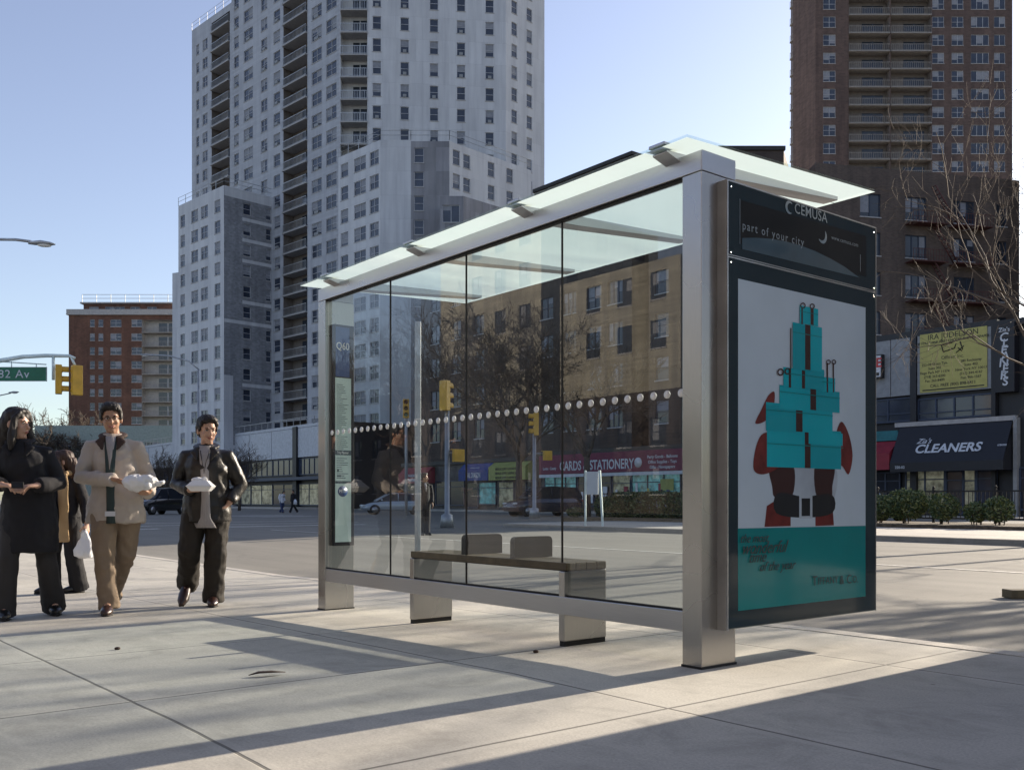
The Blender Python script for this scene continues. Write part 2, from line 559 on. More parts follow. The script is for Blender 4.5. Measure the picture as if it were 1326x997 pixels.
# painted road lines
mp = MB()
def stripe(A1, B1, A2, B2, w):
    p1, p2 = W(A1, B1), W(A2, B2)
    n = max(1, int((p2 - p1).length / 2.0)); d = (p2 - p1).normalized(); s = Vector((-d.y, d.x, 0)) * w / 2
    for i in range(n):
        q1, q2 = p1.lerp(p2, i / n), p1.lerp(p2, (i + 1) / n)
        vs = []
        for q in (q1 - s, q1 + s, q2 + s, q2 - s):
            vs.append((q.x, q.y, gz(q.x, q.y) - .13 + .006))
        mp.quad(*vs)
t = NT('worn_road_paint')
t.l(t.ramp(t.noise(9, 5, .7), [(.38, (.33, .31, .27)), (.5, (.68, .66, .6))]), t.b.inputs['Base Color']); t.b.inputs['Roughness'].default_value = .8
M['paint'] = t.m
stripe(A0 - 40, B0 + 9.6, A0 + 26, B0 + 9.6, .12)
stripe(A0 + 30.2, B0 + 2.6, A0 + 30.2, B0 + 15.5, .45)
stripe(A0 + 33.4, B0 + 1.5, A0 + 33.4, B0 + 17, .3)
stripe(A0 + 37.4, B0 + 1.5, A0 + 37.4, B0 + 17, .3)
for i in range(9):
    a = 22 + i * 0
    stripe(A0 + 33.8, B0 - 8 + i * 1.5, A0 + 37.0, B0 - 8 + i * 1.5, .35)
for k in range(5):
    stripe(A0 + 48 + k * 1.4, B0 + 19, A0 + 48 + k * 1.4, B0 + 23, .5)
tag(mp.build('road_markings', M['paint']), kind='structure')

# =================================================================== SHELTER
SH = empty('bus_shelter', W(A0, B0), ANG, 'stainless steel and glass bus shelter with lit advertising panel on its near end', 'bus shelter')
def lg(p, q):          # ground height in shelter frame (p = -a, q = b)
    w = W(A0 - p, B0 + q); return gz(w.x, w.y)

def post(p0, p1, q0, q1, z1, name='post'):
    mb = MB(); g = lg(p0, q0)
    mb.box(p0, p1, q0, q1, g - .02, z1)
    o = mb.build(name, M['steel'], SH, bevel=.004)
    b = MB(); b.box(p0 - .004, p1 + .004, q0 - .004, q1 + .004, g - .03, g + .012)
    b.build('base_gasket', M['black'], o)
    return o
post(-.127, 0, 0, .268, 2.497)
post(-4.11, -3.985, 0, .268, 2.497)
# roof beam with seam
mb = MB(); mb.box(-4.11, -.003, 0, .085, 2.50, 2.602)
mb.build('roof_beam', M['steel_h'], SH, bevel=.003)
mb = MB(); mb.box(-.125, .001, .003, .268, 2.50, 2.604)
mb.build('beam_end_cap', M['steel_h'], SH, bevel=.003)
mb = MB(); mb.box(-4.108, -3.99, .088, .266, 2.50, 2.602)
mb.build('beam_end_cap', M['steel_h'], SH, bevel=.003)
mb = MB(); mb.box(-3.985, -.127, .004, .062, .177, .282)
mb.build('bottom_rail', M['steel_h'], SH, bevel=.003)
mb = MB(); mb.box(-3.984, -.128, .022, .042, .281, .292); mb.build('glazing_gasket', M['black'], SH)
mb = MB(); mb.box(-3.984, -.128, .02, .044, 2.488, 2.499); mb.build('glazing_gasket', M['black'], SH)
# glass with white dots
edges = [-.127, -1.079, -2.043, -3.008, -3.985]
dotz = 1.40
dot_me = MB().tube([(0, 0, 0), (0, .004, 0)], .021, 14).mesh('dot', M['dot'])
allx = []
for i in range(4):
    x1, x0 = edges[i] - .006, edges[i + 1] + .006
    mb = MB(); mb.quad((x0, .032, .286), (x1, .032, .286), (x1, .032, 2.494), (x0, .032, 2.494))
    gp = mb.build('glass_panel', M['glass'], SH, fix=False)
    em = MB()
    em.box(x1 - .0015, x1 + .0045, .026, .038, .286, 2.494)
    em.build('panel_edge', M['black'], gp)
    d = MB(); x = -.16 - .0965 * math.ceil((-.16 - x1 + .02) / .0965)
    n = 0
    while x > x0 + .02:
        if x < x1 - .015: inst('dot', dot_me, gp, (x, .0265, dotz))
        x -= .0965
# roof
t = NT('frosted_roof_glass'); t.t.nodes.remove(t.b)
df = t.n('ShaderNodeBsdfDiffuse'); tl = t.n('ShaderNodeBsdfTranslucent'); gl = t.n('ShaderNodeBsdfGlossy'); gl.inputs['Roughness'].default_value = .12
f = t.noise(1.2, 3)
t.l(t.ramp(f, [(.3, (.82, .94, .90)), (.7, (.88, .97, .93))]), tl.inputs[0]); df.inputs[0].default_value = (.8, .84, .8, 1)
m1 = t.n('ShaderNodeMixShader'); m1.inputs[0].default_value = .93; t.l(df.outputs[0], m1.inputs[1]); t.l(tl.outputs[0], m1.inputs[2])
m2 = t.n('ShaderNodeMixShader'); m2.inputs[0].default_value = .06; t.l(m1.outputs[0], m2.inputs[1]); t.l(gl.outputs[0], m2.inputs[2])
t.l(m2.outputs[0], t.out.inputs[0])
M['roof'] = t.m
M['clear'] = glass('clear_glass_edge', (.9, .95, .92), 1.3)
def rz_(q): return 2.622 + .042 * (q + .14)
ribs = [-.05, -1.353, -2.54, -3.78]
xs = [.03, -.25, -1.353, -2.54, -3.78, -4.16]
for i in range(5):
    x1, x0 = xs[i] - .003, xs[i + 1] + .003
    mb = MB()
    vs = []
    for x in (x0, x1):
        for q in (-.14, 1.55):
            for dz in (0, .014):
                vs.append((x, q, rz_(q) + dz))
    mb.add(vs, [(0, 2, 6, 4)], 0); mb.add(vs, [(1, 5, 7, 3), (0, 1, 3, 2), (4, 6, 7, 5), (0, 4, 5, 1), (2, 3, 7, 6)], 1)
    mb.build('roof_pane', [M['roof'], M['clear']], SH, fix=False)
for x in [-.19, -1.353, -2.54, -3.78]:
    mb = MB()
    w = .05
    vs = [(x + sx, q, rz_(q) + dz) for sx in (-w, w) for q, dz in ((-.10, -.006), (1.42, -.006), (1.42, -.03), (.35, -.07), (.06, -.07), (-.10, -.018))]
    mb.add(vs, [tuple(range(6)), tuple(reversed(range(6, 12)))] + [(i, 6 + i, 6 + (i + 1) % 6, (i + 1) % 6) for i in range(6)])
    rb = mb.build('roof_rib', M['steel_h'], SH, bevel=.003)
    mb = MB(); mb.box(x - w - .004, x + w + .004, -.125, -.02, rz_(-.1) + .015, rz_(-.1) + .032)
    mb.build('glass_clamp', M['steel_h'], rb, bevel=.003)

# ---- advertising panel
def ad(u, v, off=0.0):
    """photo pixel on the panel's outer plane -> (q, z)"""
    k = (u - CU) / FOC
    ox, oy = .947 + (.06 + off) * .6248, 4.8 - (.06 + off) * .7808
    b = (k * oy - ox) / (.7808 - .6248 * k)
    Y = oy + .6248 * b
    return b, CAMZ - (v - HZ) / FOC * Y
PX = .06
mb = MB(); mb.box(-.135, PX - .006, .125, 1.50, .193, 2.46)
box = mb.build('advertising_panel', M['casing'], SH, bevel=.006)
mb = MB()   # brushed steel side strip facing the pavement and bright edges
mb.box(-.137, PX - .004, .121, .1255, .19, 2.463)
mb.build('side_cover', M['galv'], box)
mb = MB()
def strip(y0, y1, z0, z1): mb.box(PX - .006, PX + .003, y0, y1, z0, z1)
strip(.123, .131, .19, 2.464); strip(1.496, 1.502, .19, 2.464); strip(.131, 1.496, 2.457, 2.464); strip(.131, 1.496, 2.072, 2.078); strip(.131, 1.496, 2.084, 2.088)
mb.build('bright_trim', M['edge'], box)
mb = MB(); mb.box(PX - .004, PX + .001, .133, 1.494, .2, 2.07)
M['casing_glass'] = plain('back_painted_panel_glass', (.011, .027, .036), .1, 0, coat=.4, var=.1)
mb.build('front_glass_border', M['casing_glass'], box)
mb = MB(); mb.box(PX - .004, PX + .001, .133, 1.494, 2.09, 2.455)
hd = mb.build('header_glass', M['casing_glass'], box)
t = plain('poster_white', (.50, .58, .64), .12, coat=.2, var=.04)
M['p_white'] = t
M['p_teal'] = plain('poster_teal', (.0, .20, .20), .12, coat=.2, var=.05)
M['p_teal2'] = plain('poster_teal_light', (.0, .37, .43), .12, coat=.2, var=.05)
M['p_teal3'] = plain('poster_teal_mid', (.0, .31, .365), .12, coat=.2, var=.05)
M['p_rib'] = plain('poster_ribbon_brown', (.04, .012, .012), .15, coat=.2)
M['p_red'] = plain('poster_dark_red', (.13, .016, .014), .15, coat=.2, var=.45, scale=8)
M['p_black'] = plain('poster_black', (.01, .012, .016), .15, coat=.2)
M['p_pale'] = plain('poster_pale_cloth', (.40, .45, .50), .15, coat=.2)
pm = [M[k] for k in ('p_white', 'p_teal', 'p_teal2', 'p_teal3', 'p_rib', 'p_red', 'p_black', 'p_pale')]
mb = MB(); lev = [0]
def pp(pts, mat, raw=False):
    lev[0] += 1
    x = PX + .0015 + lev[0] * .00011
    mb.poly([(x, *(p if raw else ad(*p))) for p in pts], mat)
pp([(.2097, .285), (1.388, .285), (1.388, 1.975), (.2097, 1.975)], 0, True)
pp([ad(954.6, 684), ad(1120, 680.5), (1.388, .285), (.2097, .285)], 1, True)
lev[0] += 1
def smooth(pts, n=5):
    out = []; L = len(pts)
    for i in range(L):
        p0, p1, p2, p3 = pts[i - 1], pts[i], pts[(i + 1) % L], pts[(i + 2) % L]
        for k in range(n):
            t_ = k / n
            out.append(tuple(.5 * (2 * p1[j] + (p2[j] - p0[j]) * t_ + (2 * p0[j] - 5 * p1[j] + 4 * p2[j] - p3[j]) * t_ ** 2 + (3 * p1[j] - p0[j] - 3 * p2[j] + p3[j]) * t_ ** 3) for j in (0, 1)))
    return out
def rectq(u0, v0, u1, v1, mat): # keep upright box shapes level on the poster
    a, b = ad(u0, v0), ad(u1, v1); zt = (ad((u0 + u1) / 2, v0)[1]); zb = ad((u0 + u1) / 2, v1)[1]
    pp([(a[0], zb), (b[0], zb), (b[0], zt), (a[0], zt)], mat, True)
LIDS = []
pp([ad(*q) for q in smooth([(1023, 604), (1080, 604), (1076, 655), (1050, 664), (1028, 655)])], 7, True)
pp([ad(*q) for q in smooth([(996, 602), (1026, 602), (1025, 642), (1003, 644), (999, 630)])], 4, True)
pp([ad(*q) for q in smooth([(1055, 602), (1079, 602), (1077, 630), (1075, 644), (1057, 644)])], 4, True)
pp([(992, 655), (1003, 648), (1023, 650), (1023, 681), (989, 682)], 5)
pp([(1055, 650), (1077, 650), (1079, 680), (1055, 681)], 5)
pp([ad(*q) for q in smooth([(1006, 638), (1040, 643), (1076, 640), (1077, 664), (1040, 670), (1004, 664)], 4)], 6, True)
for f_ in ((1034, 642, 1037, 671), (1048, 642, 1051, 671), (1034, 642, 1051, 645), (1034, 668, 1051, 671)): rectq(*f_, 7)
pp([ad(*q) for q in smooth([(1002, 508), (1000, 530), (990, 545), (977, 548), (985, 530), (994, 512)])], 5, True)
pp([ad(*q) for q in smooth([(985, 563), (998, 562), (1009, 585), (1008, 604), (988, 614), (975, 608), (977, 582)])], 5, True)
pp([ad(*q) for q in smooth([(1088, 546), (1098, 562), (1103, 590), (1098, 614), (1090, 604), (1082, 598), (1080, 570)])], 5, True)
rectq(992, 557, 1088, 606, 2); rectq(1041, 557, 1088, 606, 3); rectq(1041, 557, 1048.5, 606, 4); rectq(1046, 560, 1090, 576, 2)
rectq(990.6, 525, 1077, 559, 2); rectq(990.6, 525, 1030, 559, 3); rectq(1029.5, 525, 1038, 559, 4)
rectq(1008, 503, 1086, 531, 3); rectq(1008, 503, 1050, 531, 2); rectq(1048, 503, 1055.5, 531, 4)
rectq(1013, 477, 1039, 502, 2); rectq(1020, 477, 1023, 502, 4)
rectq(1063, 489, 1080, 508, 2); rectq(1069, 470, 1071, 508, 4); rectq(1077, 470, 1078.6, 508, 4)
rectq(1037, 477, 1066, 504, 3); rectq(1037, 478, 1041, 503, 4)
rectq(1025, 421, 1063, 479, 2); rectq(1025, 421, 1042, 479, 3); rectq(1041, 421, 1048, 479, 4); rectq(1022, 425, 1023.3, 478, 4)
rectq(1034, 398, 1058, 421, 2); rectq(1048, 399, 1052, 421, 4); rectq(1036, 400, 1038, 420, 4)
for (u0_, u1_, v_, h_) in ((1025, 1063, 421, 12), (1034, 1058, 398, 7), (1037, 1066, 479, 8), (1013, 1036, 477, 7), (1063, 1080, 489, 6), (1008, 1086, 503, 8), (990.6, 1077, 525, 9)):
    rectq(u0_, v_ + h_, u1_, v_ + h_ + .9, 1)
rectq(992, 576.5, 1090, 577.5, 1)
for (cu_, cv_, r_) in ((1038, 396, 3.6), (1050, 397, 3.4), (1009, 482, 4.5), (1018, 481, 4), (1071, 469, 3), (1078, 469, 3)):
    ring = []
    for k in range(11):
        a_ = 2 * PI * k / 10
        ring.append(ad(cu_ + r_ * math.cos(a_), cv_ + r_ * math.sin(a_) * 1.1))
    lev[0] += 1; x = PX + .0015 + lev[0] * .00011
    c_ = ad(cu_, cv_)
    for k in range(10):
        a, b = ring[k], ring[k + 1]
        ia = tuple(c_[j] + (a[j] - c_[j]) * .62 for j in (0, 1)); ib = tuple(c_[j] + (b[j] - c_[j]) * .62 for j in (0, 1))
        mb.quad((x, *a), (x, *b), (x, *ib), (x, *ia), 4)
mb.build('poster', pm, box, fix=True)
TR = (PI / 2, 0, PI / 2)
M['p_text'] = plain('poster_dark_lettering', (.002, .02, .028), .5)
M['h_text'] = plain('header_grey_lettering', (.22, .28, .31), .3)
M['h_text2'] = plain('header_dim_lettering', (.13, .18, .22), .3)
def adtext(s, u, v, size, mat, off_=.0092, **kw):
    b, z = ad(u, v)
    text(s, size, mat, box, (PX + off_, b, z), TR, **kw)
PXT = PX
adtext('the most', 974, 697, .064, M['p_text'], shear=.5, name='script_lettering', extrude=.0005)
adtext('wonderful', 987, 709, .092, M['p_text'], shear=.5, name='script_lettering', extrude=.0005)
adtext('time', 978, 721.5, .080, M['p_text'], shear=.5, name='script_lettering', extrude=.0005)
adtext('of the year', 1004, 732.5, .070, M['p_text'], shear=.5, name='script_lettering', extrude=.0005)
adtext('T', 1053, 752.5, .078, M['p_text'], name='brand_lettering', extrude=.0003, spacing=1.08)
adtext('IFFANY', 1070, 751.5, .058, M['p_text'], name='brand_lettering', extrude=.0003, spacing=1.08)
adtext('& C', 1093, 750.5, .072, M['p_text'], name='brand_lettering', extrude=.0003, spacing=1.08)
adtext('O.', 1105.5, 750, .056, M['p_text'], name='brand_lettering', extrude=.0003, spacing=1.08)
# header
mb = MB()
q = [ad(957, 259), ad(1121, 306), ad(1121, 359), ad(957, 315)]
mb.poly([(PX + .0022, *p) for p in q], 0)
arc = [ad(960, 319)] 
for k in range(9):
    s = k / 8
    arc.append(ad(962 + 150 * s, 313 + 44 * s - 17 * math.sin(PI * s)))
arc = [ad(960 + 152 * k / 8, 318 + 42 * (k / 8) - 21 * math.sin(PI * min(1, .12 + .88 * k / 8)) ** .8) for k in range(9)] + [ad(1112, 360), ad(960, 323)]
mb.poly([(PX + .0030, *p) for p in arc], 1)
for (a, b) in (((957, 258), (957, 316)), ((1113, 330), (1113, 352))):
    p0, p1 = ad(*a), ad(*b)
    mb.quad((PX + .0034, p0[0] - .002, p0[1]), (PX + .0034, p0[0] + .002, p0[1]), (PX + .0034, p1[0] + .002, p1[1]), (PX + .0034, p1[0] - .002, p1[1]), 2)
M['h_dark'] = plain('header_black_screen', (.004, .006, .008), .1, coat=.3)
M['h_arc'] = plain('header_blue_grey_arc', (.035, .075, .105), .2)
mb.build('header_graphic', [M['h_dark'], M['h_arc'], M['h_text2']], box)
adtext('CEMUSA', 1049, 277, .078, M['h_text'], off_=.0042, extrude=.0003, bold=.0005, spacing=1.05)
adtext('part of your city', 1001, 304, .062, M['h_text2'], off_=.0042, extrude=.0003, bold=.0003, spacing=1.25)
adtext('www.cemusa.com', 1093, 313, .034, M['h_text2'], off_=.0042, extrude=.0003, spacing=1.1)
mb = MB()
def crescent(u, v, r, th, a0, a1, x):
    c_ = ad(u, v)
    for k in range(12):
        t0, t1 = a0 + (a1 - a0) * k / 12, a0 + (a1 - a0) * (k + 1) / 12
        w0, w1 = th * math.sin(PI * k / 12) ** .6 + .001, th * math.sin(PI * (k + 1) / 12) ** .6 + .001
        mb.quad((x, c_[0] + r * math.cos(t0), c_[1] + r * math.sin(t0)), (x, c_[0] + r * math.cos(t1), c_[1] + r * math.sin(t1)),
                (x, c_[0] + (r - w1) * math.cos(t1), c_[1] + (r - w1) * math.sin(t1)), (x, c_[0] + (r - w0) * math.cos(t0), c_[1] + (r - w0) * math.sin(t0)))
crescent(1021, 269, .036, .018, .7, 2 * PI - .9, PX + .0035)
crescent(1064, 306, .042, .018, -2.6, .9, PX + .0035)
mb.build('logo_mark', M['h_text'], box)
mb = MB()
for (y, z) in ((.15, 2.43), (1.475, 2.43), (.15, 2.1), (1.475, 2.1), (.15, 2.05), (1.475, 2.05)):
    mb.tube([(PX, y, z), (PX + .004, y, z)], .0035, 10)
mb.build('lock_screw', M['edge'], box)
# ---- route map case at the far post
mb = MB(); mb.box(-3.984, -3.94, .055, .245, .47, 2.30)
mc = mb.build('route_map_case', M['darkmetal'], SH, bevel=.003)
M['sheet'] = plain('map_paper', (.52, .64, .62), .4, var=.12, scale=5)
M['sheet_ink'] = plain('map_ink', (.08, .11, .13), .5)
M['sheet_blue'] = plain('route_number_blue', (.02, .06, .2), .4)
mb = MB(); X_ = -3.938
mb.box(X_ - .004, X_, .068, .215, .50, 1.86, 0)
def mk(y0, y1, z0, z1, m=1, d=.0012): mb.box(X_, X_ + d, y0, y1, z0, z1, m)
mk(.068, .215, 1.22, 1.26, 1); mk(.068, .215, .985, 1.005, 1)
random.seed(3)
for k in range(34):
    z = 1.80 - k * .0165
    if z > 1.27: mk(.08, .12 + random.random() * .07, z, z + .004)
for k in range(10):
    z = 1.19 - k * .018
    mk(.08, .12 + random.random() * .07, z, z + .005)
mk(.085, .12, 1.04, 1.055); mk(.085, .10, 1.08, 1.1)
mb.build('timetable_sheet', [M['sheet'], M['sheet_ink']], mc)
mb = MB(); mb.box(X_ - .004, X_, .072, .2, 1.87, 2.28)
bl = mb.build('route_number_sheet', M['sheet_blue'], mc)
text('Q60', .085, M['letter'], mc, (X_ + .001, .136, 2.12), TR, name='route_number', sx=.8)
text('Trip Planner', .03, M['letter'], mc, (X_ + .002, .136, 1.24), TR, name='sheet_heading', sx=.7)
mb = MB(); mb.tube([(X_, .136, .92), (X_ + .002, .136, .92)], .045, 20)
mb.build('round_emblem', M['sheet_blue'], mc)
text('MTA', .04, M['letter'], mc, (X_ + .003, .136, .92), TR, name='emblem_lettering', sx=.8)
M['black_stat'] = M['black']

# ---- bench
M['armrest'] = plain('dark_brown_coated_steel', (.016, .013, .012), .6)
BN = empty('bench', W(A0 + 1.87, B0 + .2), ANG, 'wood topped bench on steel plate legs inside the glass shelter', 'bench')
bz = -.01
for x in (.81, -.81):
    g = lg(x - 1.87, .2)
    mb = MB(); mb.box(x - .025, x + .025, -.195, .145, g + .03, .43)
    lg_ = mb.build('leg', M['steel'], BN, bevel=.004)
    mb = MB(); mb.box(x - .022, x + .022, -.19, .14, g - .01, g + .03)
    mb.build('foot_plate', M['black'], lg_)
mb = MB()
for k in range(4):
    y0 = -.185 + k * .084
    mb.box(-.84, .84, y0, y0 + .074, .435, .48)
mb.build('seat', M['wood'], BN, bevel=.004)
mb = MB(); mb.box(-.83, .83, -.18, .14, .4305, .434); mb.build('seat_frame', M['darkmetal'], BN)
for x in (.29, -.24):
    mb = MB(); prof = []
    y0, y1, z0, z1, r = -.15, .17, .4815, .615, .03
    for cx, cy, a0 in ((y0 + r, z1 - r, PI / 2), (y1 - r, z1 - r, 0)):
        pass
    prof = [(y0, z0), (y1, z0)] + [(y1 - r + r * math.cos(a), z1 - r + r * math.sin(a)) for a in (0, .5, 1.0, 1.57)] + [(y0 + r + r * math.cos(a), z1 - r + r * math.sin(a)) for a in (1.57, 2.1, 2.6, 3.14)]
    mb.prism(prof, x - .02, x + .02)
    mb.build('armrest', M['armrest'], BN)
# bus stop pole behind the bench by the kerb
pp_ = W(*AB(*px(541, 11.6).xy), 0); pp_.z = gz(pp_.x, pp_.y)
PO = empty('bus_stop_pole', pp_, ANG, 'pale slim steel pole standing by the kerb behind the left end of the bench', 'pole')
mb = MB(); mb.box(-.028, .028, -.028, .028, 0, 3.1); mb.build('mast', M['galv'], PO, bevel=.004)
mb = MB(); mb.box(-.09, .09, -.09, .09, 0, .015); mb.build('base_plate', M['galv'], PO)

# =================================================================== BUILDINGS
def window_mesh(w, h, kind, seed):
    """window centred on x, sill at z=0, facing -y, origin on wall plane; pane recessed"""
    rnd = random.Random(seed)
    mb = MB(); d = .14
    fr = 0; fw = .06
    mb.quad((-w / 2, d, 0), (w / 2, d, 0), (w / 2, d, h), (-w / 2, d, h), 1)
    def bar(x0, x1, z0, z1, m=0, y=d): mb.box(x0, x1, y - .05, y - .004, z0, z1, m)
    bar(-w / 2, w / 2, 0, fw); bar(-w / 2, w / 2, h - fw, h); bar(-w / 2, -w / 2 + fw, fw, h - fw); bar(w / 2 - fw, w / 2, fw, h - fw)
    cols = 1
    if 'double' in kind: cols = 2
    if 'triple' in kind: cols = 3
    for k in range(1, cols):
        x = -w / 2 + w * k / cols
        bar(x - fw / 2, x + fw / 2, fw, h - fw)
    if 'sash' in kind: bar(-w / 2 + fw, w / 2 - fw, h * .48, h * .48 + fw * .8)
    for k in range(cols):
        x0, x1 = -w / 2 + w * k / cols + fw, -w / 2 + w * (k + 1) / cols - fw
        r = rnd.random()
        if r < .4:
            z0 = h * rnd.choice([.5, .55, .7, .35, .2])
            mb.quad((x0, d - .002, z0), (x1, d - .002, z0), (x1, d - .002, h - fw), (x0, d - .002, h - fw), 2)
    if 'ac' in kind and rnd.random() < .35:
        mb.box(-w * .2, w * .2, -.12, d, .02, .36, 3)
    mb.box(-w / 2 - .05, w / 2 + .05, -.05, .03, -.09, -.005, 4)
    return mb

class Building:
    def __init__(s, name, label, cat, origin, wall_mats, group=None):
        s.o = Vector(origin); s.root = empty(name, s.o, 0, label, cat, group)
        s.mb = MB(); s.mats = wall_mats; s.wins = []; s.bals = []; s.var = {}; s.balm = {}
    def wall(s, P0, P1, z0, z1, holes=(), mat=0, depth=.16):
        """P0->P1 left to right as seen from outside; holes (s0,s1,za,zb,depth)"""
        P0, P1 = Vector((P0[0], P0[1], 0)) - Vector((s.o.x, s.o.y, 0)), Vector((P1[0], P1[1], 0)) - Vector((s.o.x, s.o.y, 0))
        L = (P1 - P0).length; d = (P1 - P0) / L; nrm = Vector((d.y, -d.x, 0))
        z0 -= s.o.z; z1 -= s.o.z
        X = sorted({0.0, L} | {round(h[0], 4) for h in holes} | {round(h[1], 4) for h in holes})
        Z = sorted({z0, z1} | {round(h[2] - s.o.z, 4) for h in holes} | {round(h[3] - s.o.z, 4) for h in holes})
        X = [x for x in X if 0 <= x <= L]; Z = [z for z in Z if z0 <= z <= z1]
        def pt(x, z, dep=0): return P0 + d * x - nrm * dep + Vector((0, 0, z))
        import bisect
        cov = np.zeros((len(X), len(Z)), bool)
        for h in holes:
            i0, i1 = bisect.bisect_left(X, round(h[0], 4) - 1e-6), bisect.bisect_left(X, round(h[1], 4) - 1e-6)
            j0, j1 = bisect.bisect_left(Z, round(h[2] - s.o.z, 4) - 1e-6), bisect.bisect_left(Z, round(h[3] - s.o.z, 4) - 1e-6)
            cov[i0:i1, j0:j1] = True
        for j in range(len(Z) - 1):
            i = 0
            while i < len(X) - 1:
                if cov[i, j]: i += 1; continue
                k = i
                while k < len(X) - 1 and not cov[k, j]: k += 1
                s.mb.quad(pt(X[i], Z[j]), pt(X[k], Z[j]), pt(X[k], Z[j + 1]), pt(X[i], Z[j + 1]), mat)
                i = k
        for h in holes:
            a, b, za, zb = h[0], h[1], h[2] - s.o.z, h[3] - s.o.z; dp = h[4] if len(h) > 4 else depth
            m2 = h[5] if len(h) > 5 else mat
            s.mb.quad(pt(a, za), pt(a, za, dp), pt(a, zb, dp), pt(a, zb), m2)
            s.mb.quad(pt(b, za), pt(b, zb), pt(b, zb, dp), pt(b, za, dp), m2)
            s.mb.quad(pt(a, za), pt(b, za), pt(b, za, dp), pt(a, za, dp), m2)
            s.mb.quad(pt(a, zb), pt(a, zb, dp), pt(b, zb, dp), pt(b, zb), m2)
            if len(h) > 4: s.mb.quad(pt(a, za, dp), pt(b, za, dp), pt(b, zb, dp), pt(a, zb, dp), m2)
        return P0, d, L, math.atan2(d.y, d.x)
    def facade(s, P0, P1, z0, z1, cols, zs, mat=0, bal=(), skip=None):
        """cols: (s centre, width, height, kind); zs: sill heights; bal: (s0,s1,z list)"""
        holes = []
        L = (Vector(P1[:2]) - Vector(P0[:2])).length
        pend = []
        for c in cols:
            sc, w, h, kind = c[:4]; dz = c[4] if len(c) > 4 else 0
            if sc - w / 2 < .1 or sc + w / 2 > L - .1: continue
            for z in zs:
                if skip and skip(sc, z): continue
                if z + dz < z0 + .1 or z + dz + h > z1 - .1: continue
                holes.append((sc - w / 2, sc + w / 2, z + dz, z + dz + h)); pend.append((sc, z + dz, w, h, kind))
        for b in bal: holes.append((b[0], b[1], b[3] if len(b) > 3 else z0, b[4] if len(b) > 4 else z1, 1.5, b[5] if len(b) > 5 else mat))
        p0, d, L, ang = s.wall(P0, P1, z0, z1, holes, mat)
        for sc, z, w, h, kind in pend:
            p = p0 + d * sc + Vector((0, 0, z - s.o.z))
            s.wins.append((p, ang, w, h, kind))
        for b in bal:
            for z in b[2]:
                p = p0 + d * ((b[0] + b[1]) / 2) + Vector((0, 0, z - s.o.z))
                s.bals.append((p, ang, b[1] - b[0]))
    def balc_mesh(s, w):
        key = round(w, 2)
        if key not in s.balm:
            mb = MB()
            mb.box(-w / 2 + .01, w / 2 - .01, -.28, 1.48, -.16, 0, 0)
            mb.box(-w / 2 + .02, w / 2 - .02, -.24, -.20, .98, 1.04, 1)
            mb.box(-w / 2 + .02, w / 2 - .02, -.24, -.20, .08, .12, 1)
            n = max(4, int(w / .3))
            for k in range(n + 1):
                x = -w / 2 + .03 + (w - .06) * k / n
                mb.box(x - .018, x + .018, -.235, -.205, 0, 1.0, 1)
            mb.quad((-w * .1, 1.46, .02), (w * .42, 1.46, .02), (w * .42, 1.46, 2.15), (-w * .1, 1.46, 2.15), 2)
            mb.box(w * .15, w * .18, 1.42, 1.45, .02, 2.15, 3)
            s.balm[key] = (mb, None)
        return key
    def finish(s, winmats, balmats=None, tops=()):
        o = s.mb.build('wall', s.mats, s.root, fix=False)
        def size(p, w):
            q = p + s.o
            if q.y < 5: return 0
            u = CU + FOC * q.x / q.y; v = HZ - FOC * (q.z - CAMZ) / q.y
            ok = -10 < u < 1336 and -10 < v < 1007
            return w / q.y * (1 if ok else .001)
        for items, nm, mats in ((s.wins, 'window', winmats), (s.bals, 'balcony', balmats)):
            items = sorted(items, key=lambda t_: -size(t_[0], t_[2]))
            near, rest = items[:100], items[100:]
            cache = {}
            rest_mb = MB()
            for i, it in enumerate(items):
                rnd = (i * 7919) % 9
                if nm == 'window':
                    key = (round(it[2], 2), round(it[3], 2), it[4], rnd)
                    if key not in cache: cache[key] = [window_mesh(it[2], it[3], it[4], hash(key) % 1000 if False else rnd * 13 + int(it[2] * 10)), None]
                else:
                    key = s.balc_mesh(it[2])
                    if key not in cache: cache[key] = [s.balm[key][0], None]
                if i < 100:
                    if cache[key][1] is None: cache[key][1] = cache[key][0].mesh(nm, mats)
                    inst(nm, cache[key][1], s.root, it[0], it[1])
                else:
                    Mx = Matrix.Translation(it[0]) @ Matrix.Rotation(it[1], 4, 'Z')
                    src = cache[key][0]
                    n0 = len(rest_mb.v)
                    rest_mb.v.extend(tuple(Mx @ Vector(v)) for v in src.v)
                    rest_mb.f.extend([j + n0 for j in f_] for f_ in src.f)
                    rest_mb.m.extend(src.m); rest_mb.sm.extend(src.sm)
            if rest_mb.v:
                tag(rest_mb.build(nm, mats, s.root, fix=False), kind='stuff')
        return o
    def roof(s, pts, z, mat='tar', par=.0, lip=None):
        mb = MB(); mb.poly([(p[0] - s.o.x, p[1] - s.o.y, z - s.o.z) for p in pts])
        return mb.build('roof', M[mat], s.root, fix=False)
WM = [M['win_frame_white'], M['win_glass2'], M['blind'], M['panelgrey'], M['slab']]
WMD = [M['win_frame_dark'], M['win_glass'], M['blind'], M['panelgrey'], M['slab']]
BMt = [M['slab'], M['galv'], M['win_glass'], M['win_frame_white']]
def along(P, d, t): return (P[0] + d[0] * t, P[1] + d[1] * t)
E1, E2 = (-.713, .701), (.701, .713)
def storeys(z0, n, h=2.75): return [z0 + h * i for i in range(n)]

